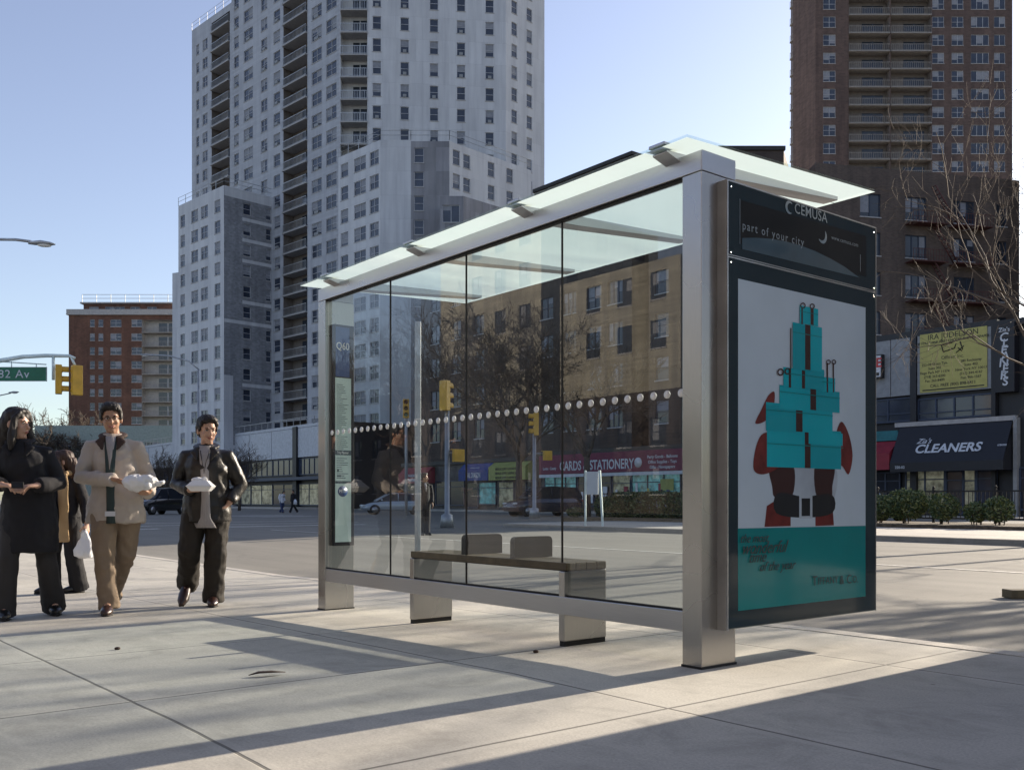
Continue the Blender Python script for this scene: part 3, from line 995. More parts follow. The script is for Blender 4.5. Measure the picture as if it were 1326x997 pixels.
# ---- pale tower block
PC = (-21.2, 118.0)
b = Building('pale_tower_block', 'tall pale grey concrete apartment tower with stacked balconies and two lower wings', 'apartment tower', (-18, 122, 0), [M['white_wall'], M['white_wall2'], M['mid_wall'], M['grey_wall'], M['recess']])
zs = storeys(3.2 + .85, 28)
def tl(u): return ray(u, PC, E1)
tA, tB, tC = tl(248.5), tl(300), 0.0
L0, L1 = along(PC, E1, tA), along(PC, E1, tB)
def colsL(us, base_t, w, h, kind): return [(base_t - tl(u), w, h, kind) for u in us]
# far left, lower part of the tower (slightly set back)
off = (-.701 * -1.2, 0)
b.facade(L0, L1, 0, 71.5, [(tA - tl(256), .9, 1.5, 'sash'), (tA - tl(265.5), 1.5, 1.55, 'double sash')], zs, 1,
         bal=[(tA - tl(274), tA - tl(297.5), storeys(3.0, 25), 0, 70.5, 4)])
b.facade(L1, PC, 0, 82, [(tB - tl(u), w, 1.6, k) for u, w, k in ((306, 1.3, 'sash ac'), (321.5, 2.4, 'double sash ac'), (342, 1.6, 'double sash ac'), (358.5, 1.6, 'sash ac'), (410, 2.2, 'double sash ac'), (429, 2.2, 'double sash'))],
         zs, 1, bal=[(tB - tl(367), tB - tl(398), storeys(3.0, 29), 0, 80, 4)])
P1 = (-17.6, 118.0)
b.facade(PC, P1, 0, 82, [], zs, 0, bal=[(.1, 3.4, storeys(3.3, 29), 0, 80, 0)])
dF = (.9945, .105)
P2 = along(P1, dF, ray(655, P1, dF))
def sF(u): return ray(u, P1, dF)
b.facade(P1, P2, 0, 82, [(sF(u), 1.05, 1.6, 'sash ac') for u in (488, 524, 562, 597, 634)], [z - .3 for z in zs], 0)
P3 = along(P2, E2, ray(705, P2, E2))
def sE(u): return ray(u, P2, E2)
b.facade(P2, P3, 0, 82, [(sE(666), 1.0, 1.6, 'sash'), (sE(685.5), 1.0, 1.6, 'sash')], [z + .25 for z in zs], 0)
BK = [(6, 150), (-45, 165)]
b.wall(P3, (P3[0] - 8, P3[1] + 12), 0, 82, (), 0); b.wall((P3[0] - 8, P3[1] + 12), (L1[0] + 12, L1[1] + 12), 0, 82, (), 0)
b.wall((L1[0] + 12, L1[1] + 12), L1, 71, 82, (), 0)
b.wall((L1[0] + 12, L1[1] + 12), (L0[0] + 9, L0[1] + 9), 0, 71.5, (), 0); b.wall((L0[0] + 9, L0[1] + 9), L0, 0, 71.5, (), 0)
b.roof([L1, PC, P1, P2, P3, (P3[0] - 8, P3[1] + 12), (L1[0] + 12, L1[1] + 12)], 81.8)
b.roof([L0, L1, (L1[0] + 12, L1[1] + 12), (L0[0] + 9, L0[1] + 9)], 71.3)
# right lower wing
WH = CAMZ + 465.5 / FOC * 110
RC = ((492 - CU) / FOC * 110, 110.0)
RL = along(RC, E1, ray(438, RC, E1)); LR = ray(438, RC, E1)
def rl(u): return LR - ray(u, RC, E1)
zw = storeys(WH - 1.0 - 2.75 * 13 - 1.6, 14)
b.facade(RL, RC, 0, WH, [(rl(446), 1.5, 1.6, 'sash'), (rl(466), 2.3, 1.6, 'double sash'), (rl(484.5), 1.7, 1.6, 'double sash')], zw, 0)
dX = (1, 0)
def xr(u, Y): return ((u - CU) / FOC * Y)
Q1 = (xr(532, 110), 110.0); Q2 = (xr(582, 110), 110.0)
b.facade(RC, Q1, 0, WH, [], zw, 0)
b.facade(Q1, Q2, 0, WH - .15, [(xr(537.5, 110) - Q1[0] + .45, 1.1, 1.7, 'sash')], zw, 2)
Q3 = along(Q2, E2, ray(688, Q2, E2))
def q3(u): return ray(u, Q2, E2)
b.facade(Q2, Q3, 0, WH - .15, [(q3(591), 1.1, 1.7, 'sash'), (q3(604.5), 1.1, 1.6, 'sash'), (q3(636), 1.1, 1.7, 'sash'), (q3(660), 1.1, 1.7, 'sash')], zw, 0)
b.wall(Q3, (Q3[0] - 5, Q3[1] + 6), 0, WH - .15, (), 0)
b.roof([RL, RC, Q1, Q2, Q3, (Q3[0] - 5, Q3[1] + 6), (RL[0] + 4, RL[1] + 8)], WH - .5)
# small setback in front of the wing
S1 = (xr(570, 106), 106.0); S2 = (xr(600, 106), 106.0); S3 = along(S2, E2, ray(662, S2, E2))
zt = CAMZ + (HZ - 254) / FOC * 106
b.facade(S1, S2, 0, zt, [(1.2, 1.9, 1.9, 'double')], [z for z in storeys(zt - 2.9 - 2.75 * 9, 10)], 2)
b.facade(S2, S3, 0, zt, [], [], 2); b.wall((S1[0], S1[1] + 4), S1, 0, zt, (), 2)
b.roof([S1, S2, S3, (S3[0] - 4, S3[1] + 2), (S1[0], S1[1] + 4)], zt - .1)
# left lower wing
LC = ((290 - CU) / FOC * 124, 124.0)
LL = ray(231, LC, E1); LF = along(LC, E1, LL); LRt = ray(362, LC, E2); LG = along(LC, E2, LRt)
zl = CAMZ + (HZ - 240) / FOC * 124
zz = storeys(zl - 1.6 - 1.55 - 2.72 * 14, 15, 2.72)
b.facade(LF, LC, 0, zl, [(LL - ray(u, LC, E1), w, 1.6, k) for u, w, k in ((236.5, 1.3, 'sash'), (252, 1.9, 'double sash'), (264.5, 1.9, 'double sash'), (281.5, 1.5, 'sash'))], zz, 0)
holes = []
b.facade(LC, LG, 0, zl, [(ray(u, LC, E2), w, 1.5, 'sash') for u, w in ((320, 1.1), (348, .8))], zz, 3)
b.wall(LG, (LG[0] - 4, LG[1] + 8), 0, zl, (), 0)
LX = along(LF, E1, 1.8); b.wall(LX, (LF[0] + .3, LF[1] + .4), 0, zl - 9, (), 0); b.wall((LX[0] + 6, LX[1] + 9), LX, 0, zl - 9, (), 0)
b.wall((LF[0] + 7, LF[1] + 8), LF, 0, zl, (), 0)
b.roof([LF, LC, LG, (LG[0] - 4, LG[1] + 8), (LF[0] + 7, LF[1] + 8)], zl - .4)
b.finish(WM, BMt)
# pale stripes on the grey side wall of the lower wing, and roof railings
mb = MB()
nE2 = Vector((E2[1], -E2[0], 0))
def onL(t, z, off=.03): p = Vector((LC[0] + E2[0] * t, LC[1] + E2[1] * t, z)) + nE2 * off; return p - b.o
random.seed(5)
for k, z in enumerate(zz):
    if k in (14, 13, 12, 10, 9, 6, 3, 2) and LRt > 4:
        a0 = random.choice([.0, .0, 2.6]); 
        mb = MB(); mb.quad(onL(a0 + .02, z - .9), onL(LRt - .9, z - .9), onL(LRt - .9, z - .45), onL(a0 + .02, z - .45)); mb.build('pale_band', M['white_wall'], b.root, fix=False)
mb = MB(); mb.quad(onL(.01, zl - 1.3), onL(LRt - .3, zl - 1.3), onL(LRt - .3, zl), onL(.01, zl)); mb.build('pale_band', M['white_wall'], b.root, fix=False)
mb = MB(); mb.quad(onL(.01, 0), onL(1.3, 0), onL(1.3, 17), onL(.01, 17))
mb.build('pale_band', M['white_wall'], b.root, fix=False)
def railing(bld, pts, z, h=1.1, mat='galv', step=2.0, r=.03):
    mb = MB()
    for p, q in zip(pts[:-1], pts[1:]):
        p, q = Vector((p[0], p[1], z)) - bld.o, Vector((q[0], q[1], z)) - bld.o
        n = max(1, int((q - p).length / step))
        for k in range(n + 1):
            c = p.lerp(q, k / n); mb.box(c.x - r, c.x + r, c.y - r, c.y + r, c.z, c.z + h)
        for hh in (h, h * .5):
            mb.tube([p + Vector((0, 0, hh)), q + Vector((0, 0, hh))], r, 4)
    return mb.build('roof_railing', M[mat], bld.root)
railing(b, [LF, LC, LG], zl); railing(b, [RL, RC, Q1, Q2, Q3], WH); railing(b, [L0, L1], 71.5)

# ---- far left brown apartment block
b = Building('brown_apartment_block', 'distant red brown apartment block with pale balconies and rooftop railing at left', 'apartment block', px(155, 205), [M['brick_red'], M['slab']])
YB = 200.0
def bx(u, Y=YB): return (u - CU) / FOC * Y
X0_, X1_ = bx(89), bx(232)
zt = CAMZ + (HZ - 408) / FOC * YB
sc = lambda u: bx(u) - X0_
zs2 = [CAMZ + (HZ - (423 + 18.0 * k)) / FOC * YB for k in range(12)]
b.facade((X0_, YB), (X1_, YB), 0, zt, [(sc(119.5), 1.0, 1.5, 'sash'), (sc(130.5), 1.0, 1.5, 'sash'), (sc(150), 2.3, 1.5, 'double sash'), (sc(177), 2.2, 1.5, 'double sash')], zs2, 0,
         bal=[(sc(184), sc(231) - .2, [z - 1.2 for z in zs2], 0, zt - 1.0, 1)])
b.wall((X0_ + 1, YB + 18), (X0_, YB), 0, zt, (), 0); b.wall((X1_, YB), (X1_ + 1, YB + 18), 0, zt, (), 0)
b.wall((X1_ + 1, YB + 18), (X0_ + 1, YB + 18), 0, zt, (), 0)
zp = CAMZ + (HZ - 391) / FOC * YB
b.facade((X0_ + 2.2, YB + 2), (X1_, YB + 2), zt - .2, zp, [(sc(u) - 2.2, 2.0, 1.5, 'double sash') for u in (116, 137, 150, 170, 192)], [zt + .6], 0)
b.wall((X0_ + 2.2, YB + 14), (X0_ + 2.2, YB + 2), zt - .2, zp, (), 0)
mb = MB(); mb.box(X0_ - .4 - b.o.x, X1_ - b.o.x, YB - .4 - b.o.y, YB + 1.2 - b.o.y, zt, zt + .25); mb.box(X0_ + 1.6 - b.o.x, X1_ - b.o.x, YB + 1.6 - b.o.y, YB + 14 - b.o.y, zp, zp + .3)
mb.box(X0_ - .35 - b.o.x, X1_ - b.o.x, YB - .38 - b.o.y, YB - .3 - b.o.y, zt + .25, zt + 1.15)
mb.build('roof_cornice', M['slab'], b.root)
railing(b, [(X0_ + 2, YB + 1.8), (X1_, YB + 1.8)], zp + .3, 1.6, step=3, r=.05)
b.roof([(X0_, YB), (X1_, YB), (X1_ + 1, YB + 18), (X0_ + 1, YB + 18)], zt)
b.finish(WM, [M['slab_t'], M['slab_t'], M['win_glass'], M['win_frame_white']])

# ---- low green glass building far left
b = Building('low_glazed_building', 'long low building with pale green fascia and ribbon windows beyond the walkers', 'building', px(140, 172), [M['panelgrey'], M['bandwhite']])
Yg = 168.0
M['fasciagreen'] = plain('pale_green_fascia', (.25, .30, .28), .6)
x0, x1 = bx(45, Yg), bx(230, Yg)
zt = CAMZ + (HZ - 551) / FOC * Yg
b.mats = [M['fasciagreen'], M['fasciagreen']]
b.facade((x0, Yg), (x1, Yg), 0, zt, [(2 + 3.1 * k, 2.7, 1.5, 'double') for k in range(8)], [zt - 4.4, zt - 8.6], 0)
b.wall((x0, Yg + 15), (x0, Yg), 0, zt, (), 0); b.wall((x1, Yg), (x1, Yg + 15), 0, zt, (), 0)
b.roof([(x0, Yg), (x1, Yg), (x1, Yg + 15), (x0, Yg + 15)], zt)
b.finish(WM, BMt)

# ---- tall brown tower at right
b = Building('brown_tower_block', 'tall dark brown brick tower with long pale balconies above the shop row at right', 'apartment tower', px(1170, 162), [M['brick_tower'], M['recess']])
YT = 155.0
Tm = along((bx(1056, YT), YT), (1, 0), 0)
TR1 = (bx(1311, YT), YT)
ztop = 96.0
SP = 23.35 / FOC * YT
zr = [CAMZ + (HZ - (221 - 23.35 * k)) / FOC * YT - .2 for k in range(-4, 17)]
scT = lambda u: bx(u, YT) - Tm[0]
b.facade(Tm, TR1, 0, ztop, [(scT(1074), 2.0, 1.75, 'double sash'), (scT(1215), 1.9, 1.75, 'double sash'), (scT(1240), 1.9, 1.75, 'double sash'), (scT(1269), 2.9, 1.75, 'triple'), (scT(1294.5), 1.8, 1.75, 'double')], zr, 0,
         bal=[(scT(1099), scT(1152), [z - .9 for z in zr], 20, ztop - 1, 1), (scT(1153.5), scT(1206), [z - .9 for z in zr], 20, ztop - 1, 1)])
T0 = (bx(1027, YT + 6), YT + 6.0)
b.facade(T0, Tm, 0, ztop, [], [], 0)
dB = (-1.0, 3.0)
T00 = (bx(1024, YT + 22), YT + 22.0)
b.wall(T00, T0, 0, ztop, (), 0)
for k, z in enumerate(zr):
    p = Vector((T0[0] + .75, T0[1] + 2, z - 1.0)) - b.o
    b.bals.append((p, -PI / 2 + .1, 2.6))
b.wall(TR1, (TR1[0] + 4, YT + 22), 0, ztop, (), 0); b.wall((TR1[0] + 4, YT + 22), T00, 0, ztop, (), 0)
b.roof([T0, Tm, TR1, (TR1[0] + 4, YT + 22), T00], ztop)
b.finish(WM, [M['slab_t'], M['slab_t'], M['win_glass'], M['win_frame_dark']])

# ---- brown brick apartment house right, behind the shops
b = Building('brick_apartment_house', 'six storey brown brick apartment house with blue framed windows behind the cleaners shop', 'apartment house', px(1210, 78), [M['brick_brown'], M['tar']])
dE = (.974, .226)
Pm = (bx(1056, 72.0), 72.0)
def sEE(u): return ray(u, Pm, dE)
Pn = along(Pm, dE, sEE(1320))
ztE = CAMZ + (HZ - 216) / FOC * 72.0 + .3
rows = [CAMZ + (HZ - v) / FOC * 73.5 for v in (283, 332.5, 383.5, 434, 484)]
b.facade(Pm, Pn, 0, ztE, [(sEE(1127), 1.75, 1.75, 'double'), (sEE(1186), 1.85, 1.75, 'triple'), (sEE(1248.5), 1.85, 1.75, 'triple'), (sEE(1297), .95, 1.75, 'sash')], rows, 0)
b.wall((Pm[0], Pm[1] + 14), Pm, 0, ztE, (), 0); Po = (Pn[0] - 3.5, Pn[1] + 14)
b.wall(Pn, Po, 0, ztE, (), 0); b.wall(Po, (Pm[0], Pm[1] + 14), 0, ztE, (), 0)
b.roof([Pm, Pn, Po, (Pm[0], Pm[1] + 14)], ztE - .6)
angE = math.atan2(dE[1], dE[0])
# fire escape: landings and zigzag stair
fe = MB()
def fe_pt(s, z, off=0.0):
    p = Vector((Pm[0] + dE[0] * s + dE[1] * off, Pm[1] + dE[1] * s - dE[0] * off, z)) - b.o; return p
for k, zb in enumerate(rows[:4]):
    for (s0, s1) in ((sEE(1172), sEE(1218)), (sEE(1228), sEE(1275))) if k in (0, 1, 2) else ((sEE(1172), sEE(1218)),):
        Mx = Matrix.Translation(fe_pt(s0, zb - .45)) @ Matrix.Rotation(angE, 4, 'Z')
        L_ = s1 - s0
        fe.box(0, L_, -1.0, -.01, 0, .06, 0, Mx); fe.box(0, L_, -1.0, -.97, .9, .94, 0, Mx); fe.box(0, L_, -1.0, -.97, .45, .48, 0, Mx)
        for q in range(int(L_ / .25) + 1): fe.box(q * .25, q * .25 + .025, -.995, -.97, .06, .9, 0, Mx)
    if k < 4:
        s0, s1 = (sEE(1203), sEE(1232))
        z0_, z1_ = zb - .4 + 2.9, zb - .4
        for off in (.35, .8):
            fe.tube([fe_pt(s0, z0_, off), fe_pt(s1, z1_, off)], .05, 5)
        for q in range(10):
            t_ = q / 10; fe.tube([fe_pt(s0 + (s1 - s0) * t_, z0_ + (z1_ - z0_) * t_, .35), fe_pt(s0 + (s1 - s0) * t_, z0_ + (z1_ - z0_) * t_, .8)], .04, 4)
fe.build('fire_escape', M['redbrown'], b.root)
b.finish(WMD, BMt)

# ---- dark brick houses behind the shops, parallel to the avenue (seen over and through the shelter)
HB = 52.0
def ABw(A, B): v = W(A, B); return (v.x, v.y)
def brick_house(A_l, A_r, zt, depth, label, cols, rows, mat, name='brick_house', side_cols=None, group=None):
    c = W((A_l + A_r) / 2, HB + depth / 2)
    b = Building(name, label, 'brick building', c, [M[mat], M['tar']], 'dark brick houses')
    Pl, Pr = ABw(A_l, HB), ABw(A_r, HB); Ql, Qr = ABw(A_l, HB + depth), ABw(A_r, HB + depth)
    b.facade(Pl, Pr, 0, zt, cols, rows, 0)
    b.facade(Pr, Qr, 0, zt, side_cols or [], rows, 0)
    b.wall(Qr, Ql, 0, zt, (), 0); b.wall(Ql, Pl, 0, zt, (), 0)
    b.roof([Pl, Pr, Qr, Ql], zt - .5)
    mb = MB()
    for p, q, o_ in ((Pl, Pr, 0), (Pr, Qr, 0), (Ql, Pl, 0)):
        p, q = Vector((*p, zt)) - b.o, Vector((*q, zt)) - b.o
        dd = (q - p).normalized(); nn = Vector((dd.y, -dd.x, 0)) * .12; ii = -nn * 3
        mb.add([p + nn - dd * .1, q + nn + dd * .1, q + ii, p + ii] + [v + Vector((0, 0, .28)) for v in (p + nn - dd * .1, q + nn + dd * .1, q + ii, p + ii)],
               [(0, 1, 2, 3), (4, 5, 6, 7), (0, 1, 5, 4), (1, 2, 6, 5), (2, 3, 7, 6), (3, 0, 4, 7)])
    mb.build('roof_coping', M['tar'], b.root)
    b.finish(WMD, BMt)
    return b
def cAt(u, A_l): return A_l - atB(u, HB)
rw = [6.4 + 3.15 * k for k in range(6)]
aL, aR = atB(650, HB), atB(545, HB)
brick_house(aR, aL, 26.0, 16, 'long dark brown brick house left of the pair seen over the shelter roof', [(s, 1.5, 1.75, 'double sash') for s in (2.5, 6, 9.6, 12.6, 15)], rw, 'brick_dark')
aL2, aR2 = atB(692, HB), atB(818, HB)
brick_house(aL2, aR2, 26.7, 16, 'dark brown brick house whose roof corner rises above the middle of the shelter roof', [(s, 1.6, 1.75, 'triple' if k % 2 else 'double sash') for k, s in enumerate((1.6, 4.4, 7.3, 9.6))], rw, 'brick_dark', side_cols=[(3, 1.2, 1.7, 'sash'), (9, 1.2, 1.7, 'sash')])
brick_house(aL - .02, aL2 + .02, 22.4, 12, 'lower dark brick link house between the two taller brown brick houses', [], rw, 'brick_dark')
aL3 = atB(840, HB)
brick_house(aL3, atB(889, HB), 25.6, 5.2, 'brown brick house whose roof peeks above the near corner of the shelter', [(1.3, 1.3, 1.7, 'sash'), (3.4, 1.3, 1.7, 'sash')], rw, 'brick_dark')
# frontal block behind it
b = Building('brick_house', 'flat roofed dark brick block just left of the tall brown tower', 'brick building', px(975, 76), [M['brick_dark'], M['tar']])
YF = 71.0; zf = CAMZ + (HZ - 195) / FOC * YF
b.facade((bx(930, YF), YF), (bx(1015, YF), YF), 0, zf, [(1.5, 1.3, 1.7, 'sash'), (3.9, 1.3, 1.7, 'sash')], rw, 0)
b.wall((bx(1015, YF), YF), (bx(1015, YF) + 3.5, YF + 9), 0, zf, (), 0); b.wall((bx(930, YF), YF + 9), (bx(930, YF), YF), 0, zf, (), 0)
b.wall((bx(1015, YF) + 3.5, YF + 9), (bx(930, YF), YF + 9), 0, zf, (), 0)
b.roof([(bx(930, YF), YF), (bx(1015, YF), YF), (bx(1015, YF) + 3.5, YF + 9), (bx(930, YF), YF + 9)], zf - .3)
mb = MB(); mb.box(bx(930, YF) - b.o.x, bx(1015, YF) - b.o.x + .1, YF - .12 - b.o.y, YF + .3 - b.o.y, zf, zf + .3); mb.build('roof_coping', M['tar'], b.root)
b.finish(WMD, BMt)

# ---- houses outside the picture: behind the camera and off to the right
def plain_house(Al, Ar, Bf, Bb, zt, mat, label, face=1, group=None, base=None):
    c = W((Al + Ar) / 2, (Bf + Bb) / 2)
    mats = [M[mat], M['tar'], M['brick_dark']]
    b = Building('brick_house', label, 'brick building', c, mats, group)
    Pa, Pb, Qa, Qb = ABw(Ar, Bf), ABw(Al, Bf), ABw(Ar, Bb), ABw(Al, Bb)   # Bf = street front
    L = abs(Ar - Al); rows = [1.4 + 3.1 * k for k in range(int(zt / 3.1))]
    cols = [(2.0 + 3.3 * k, 1.5, 1.7, 'double sash') for k in range(int((L - 2) / 3.3))]
    if face > 0: b.facade(Pa, Pb, 0, zt, cols, rows, 0) if Bf > Bb else b.facade(Pb, Pa, 0, zt, cols, rows, 0)
    else: b.wall(Pb, Pa, 0, zt, (), 0)
    b.wall(Qa, Qb, 0, zt, (), 0); b.wall(Pa, Qa, 0, zt, (), 0); b.wall(Qb, Pb, 0, zt, (), 0)
    b.roof([Pa, Pb, Qb, Qa], zt - .4)
    b.finish(WMD, BMt)
plain_house(8.0, -9, -6.5, -18, 19, 'brick_dark', 'dark brick house added behind the camera to block sky light, nearest the shelter')  # occluder added to cut sky light from behind the camera
plain_house(-9.2, -34, -6.5, -18, 26, 'brick_dark', 'dark brick house added behind the camera to block sky light, farther from the shelter')  # second added occluder, taller, for the sky behind
plain_house(31.5, 22.6, 76, 90, 31, 'brick_brown', 'tall brick house outside the right edge of the picture')
plain_house(-6, -42, 52, 66, 30, 'brick_brown', 'long brick house added far outside the right edge to block bright sky')  # added to darken the advertising panel's reflection and hide bright low sky

plain_house(39.3, 30.5, 95, 108, 40, 'brick_brown', 'far tall brick house outside the right edge of the picture')
plain_house(112, 65.5, -36.3, -48, 10, 'brick_dark', 'low dark brick row added beyond the beige houses to darken the mirrored horizon')  # added to hide the bright horizon mirrored in the shelter glass
# =================================================================== SHOP ROW
SB = 50.0
def zB(u, v, B=SB):
    k = (u - CU) / FOC; Y = B / (.7808 * k + .6248)
    return CAMZ - (v - HZ) / FOC * Y
M['crimson'] = plain('crimson_awning', (.16, .012, .05), .6)
M['red_awning'] = plain('red_awning', (.25, .02, .035), .6)
M['teal_awning'] = plain('teal_awning', (.02, .16, .18), .6)
M['blue_awning'] = plain('blue_awning', (.015, .05, .22), .6)
M['yellow_awning'] = plain('yellow_green_awning', (.30, .33, .09), .6)
M['black_awning'] = plain('black_awning', (.008, .009, .014), .5)
M['yellow_sign'] = plain('yellow_banner', (.44, .40, .12), .6, var=.1)
M['sign_white'] = plain('sign_white', (.6, .62, .66), .4, var=.06)
M['sign_red'] = plain('sign_red_lettering', (.5, .02, .03), .5)
M['ink'] = plain('sign_ink', (.02, .02, .015), .6)
M['lettergrey'] = plain('pale_sign_lettering', (.55, .58, .62), .5)
t = NT('shop_glass'); t.b.inputs['Base Color'].default_value = (.03, .035, .045, 1); t.b.inputs['Roughness'].default_value = .06
M['shop_glass'] = t.m
def lit_mat(name, col, e):
    t = NT(name); f = t.noise(1.3, 5, .7)
    c = t.ramp(f, [(.35, mul(col, .15)), (.5, mul(col, .6)), (.65, col)])
    t.l(c, t.b.inputs['Base Color']); t.l(c, t.b.inputs['Emission Color']); t.b.inputs['Emission Strength'].default_value = e
    t.b.inputs['Roughness'].default_value = .1
    return t.m
M['lit_shop'] = lit_mat('lit_shop_window', (.36, .36, .26), .10)
M['teal_shop'] = lit_mat('lit_shop_window_teal', (.1, .34, .38), .16)

class Row:
    """shop building whose front runs along the avenue; local x to the right as seen from the road"""
    def __init__(s, name, label, u_l, u_r, z1, depth, mats, cat='shop building', group=None, B=SB):
        s.B = B; s.Am = (atB(u_l, B) + atB(u_r, B)) / 2
        s.root = empty(name, W(s.Am, B), ANG, label, cat, group)
        s.xl, s.xr = s.x(u_l), s.x(u_r); s.z1 = z1
        mb = MB(); mb.box(s.xl, s.xr, .25, depth, -.1, z1)
        s.body = mb.build('wall', mats[0], s.root)
        mb = MB(); mb.box(s.xl - .05, s.xr + .05, -.02, .24, z1 - .25, z1 + .08); mb.build('parapet', mats[1], s.root)
    def x(s, u): return s.Am - atB(u, s.B)
    def z(s, u, v): return zB(u, v, s.B)
    def box(s, name, u0, u1, z0, z1, y0, y1, mat, parent=None, bevel=0):
        mb = MB(); mb.box(s.x(u0), s.x(u1), y0, y1, z0, z1)
        return mb.build(name, M[mat] if isinstance(mat, str) else mat, parent or s.root, bevel=bevel)
    def awning(s, name, u0, u1, z0, z1, d, mat, valance=.3, label=None):
        mb = MB()
        x0, x1 = s.x(u0), s.x(u1)
        mb.prism([(.2, z1), (-.08, z1), (-d, z0 + valance), (-d, z0), (-d + .03, z0), (-d + .03, z0 + valance - .02), (.2, z1 - .12)], x0, x1)
        for x in (x0, x1):
            mb.add([(x, .2, z1 - .01), (x, -.08, z1 - .01), (x, -d, z0 + valance), (x, -d, z0), (x, .2, z0)], [(0, 1, 2, 3, 4)])
        o = mb.build(name, M[mat], s.root, fix=False)
        s.slope = math.atan2(z1 - z0 - valance, d - .08)
        if label: o['label'] = label
        return o
    def window(s, u0, u1, z0, z1, pane='shop_glass', n=3, frame='win_frame_dark', transom=.75, y=.1):
        x0, x1 = s.x(u0), s.x(u1); mb = MB()
        mb.box(x0, x1, y - .04, y + .06, z1 - .08, z1); mb.box(x0, x1, y - .04, y + .06, z0, z0 + .1)
        for k in range(n + 1):
            x = x0 + (x1 - x0) * k / n; mb.box(x - .04, x + .04, y - .035, y + .055, z0 + .1, z1 - .08)
        if transom: zt = z0 + (z1 - z0) * transom; mb.box(x0, x1, y - .03, y + .05, zt - .03, zt + .03)
        o = mb.build('shop_window', M[frame], s.root)
        p = MB(); p.quad((x0, y + .03, z0), (x1, y + .03, z0), (x1, y + .03, z1), (x0, y + .03, z1)); p.build('pane', M[pane], o)
        return o

# cleaners building at right
r = Row('shop_building', 'two storey shop building with grey panels, yellow banner and black cleaners awning', 1090, 1290, 10.0, 9, [M['blackpanel'], M['blackpanel']])
zt = 9.75
for (u0, u1) in ((1092, 1131), (1133, 1153), (1154, 1179)):
    r.box('wall_panel', u0, u1, 6.6, zt, -.02, .22, 'panelgrey')
bp = r.box('banner_panel', 1188, 1284, r.z(1236, 507), zt, -.02, .22, 'panelgrey')
r.window(1092, 1179, 5.15, 6.5, 'win_glass2', 3, 'win_frame_dark', .35)
r.window(1188, 1284, 5.15, 6.35, 'win_glass2', 4, 'win_frame_dark', .32)
r.box('pier', 1179.5, 1187.5, 0, zt, -.1, .24, 'blackpanel'); r.box('pier', 1284.5, 1290, 0, zt, -.1, .24, 'blackpanel')
z0, z1 = r.z(1236, 505), r.z(1236, 428)
bn = r.box('banner', 1192, 1279, z0, z1, -.07, -.04, 'yellow_sign')
xc = (r.x(1192) + r.x(1279)) / 2; h = z1 - z0; wd = r.x(1279) - r.x(1192)
def bt(s, f, size, dx=0, **kw): text(s, size, M['ink'], bn, (xc + dx * wd, -.073, z0 + f * h), name='banner_lettering', **kw)
bt('IRA JUDELSON', .93, .42); bt('IF YOU THINK FIRST CHOOSE THE NEWSPAPER', .84, .18, bold=.004); bt('Offices, Inc.', .56, .26)
for k, (a, c) in enumerate((('253-09 Union Tpk.', '380 Rockaway'), ('Suite 302', 'Suite 402'), ('Rego Park NY 11374', 'New York NY 10013'), ('(718) 263-6200', '(212) 344-4147'), ('Fax: 263-8400', 'Fax: 966-1567'))):
    bt(a, .47 - k * .07, .19, -.27, bold=.002); bt(c, .47 - k * .07, .19, .27, bold=.002)
bt('CALL FREE (800) 898-8411', .10, .22, bold=.003)
mb = MB()
for (a, b2) in (((-.5, .66), (.1, .7)), ((.1, .7), (.2, .78)), ((-.5, .66), (-.6, .78)), ((-.6, .78), (0, .8)), ((.2, .62), (.6, .72)), ((.4, .8), (.55, .66)), ((.3, .7), (.5, .64))):
    mb.tube([(xc + a[0], -.075, z0 + a[1] * h), (xc + b2[0], -.075, z0 + b2[1] * h)], .03, 4)
mb.box(xc - wd * .46, xc + wd * .46, -.075, -.071, z0 + .025 * h, z0 + .045 * h)
mb.build('banner_drawing', M['ink'], bn)
bn['label'] = 'yellow banner with black print on the grey upper wall'
sg = r.box('sign_box', 1118, 1146, r.z(1133, 491), r.z(1133, 461), -.35, -.05, 'blackpanel')
mb = MB(); mb.box(r.x(1119), r.x(1144.8), -.365, -.35, r.z(1133, 489.5), r.z(1133, 462.5)); mb.build('sign_face', M['sign_white'], sg)
text('CE', .72, M['sign_red'], sg, (r.x(1137), -.372, r.z(1133, 472)), bold=.02)
mb = MB(); mb.box(r.x(1134), r.x(1143), -.375, -.366, r.z(1133, 488), r.z(1133, 484)); mb.build('sign_stripe', M['ink'], sg)
aw = r.awning('awning', 1166, 1312, 2.35, 4.85, 1.1, 'black_awning', .5, 'black awning lettered CLEANERS')
sl = r.slope
text("CLEANERS", .72, M['lettergrey'], aw, (r.x(1236), -.78, 3.55), rot=(sl, 0, 0), bold=.02, shear=.1, sx=1.05)
text("Zia's", .42, M['lettergrey'], aw, (r.x(1204), -.62, 3.98), rot=(sl, 0, 0), bold=.004, shear=.4)
text('220-02', .2, M['lettergrey'], aw, (r.x(1179), -1.12, 2.6), bold=.003)
text('ALTERATIONS', .14, M['lettergrey'], aw, (r.x(1306), -.72, 3.6), rot=(sl, 0, 0), bold=.003, sx=.5)
r.box('fascia', 1160, 1316, 4.86, 5.1, -.12, .2, 'slab')
r.awning('awning', 1092, 1164, 2.5, 4.1, 1.0, 'red_awning', .9, 'red awning with a teal top edge')
r.box('fascia', 1092, 1164, 4.15, 4.7, -.1, .2, 'teal_awning')
r.window(1172, 1222, .3, 2.5, 'lit_shop', 2)
r.window(1224, 1246, .05, 2.5, 'shop_glass', 1); r.window(1247, 1262, .05, 2.45, 'lit_shop', 1)
r.window(1264, 1289, .3, 2.5, 'win_glass2', 1); r.window(1092, 1164, .4, 2.4, 'shop_glass', 4)
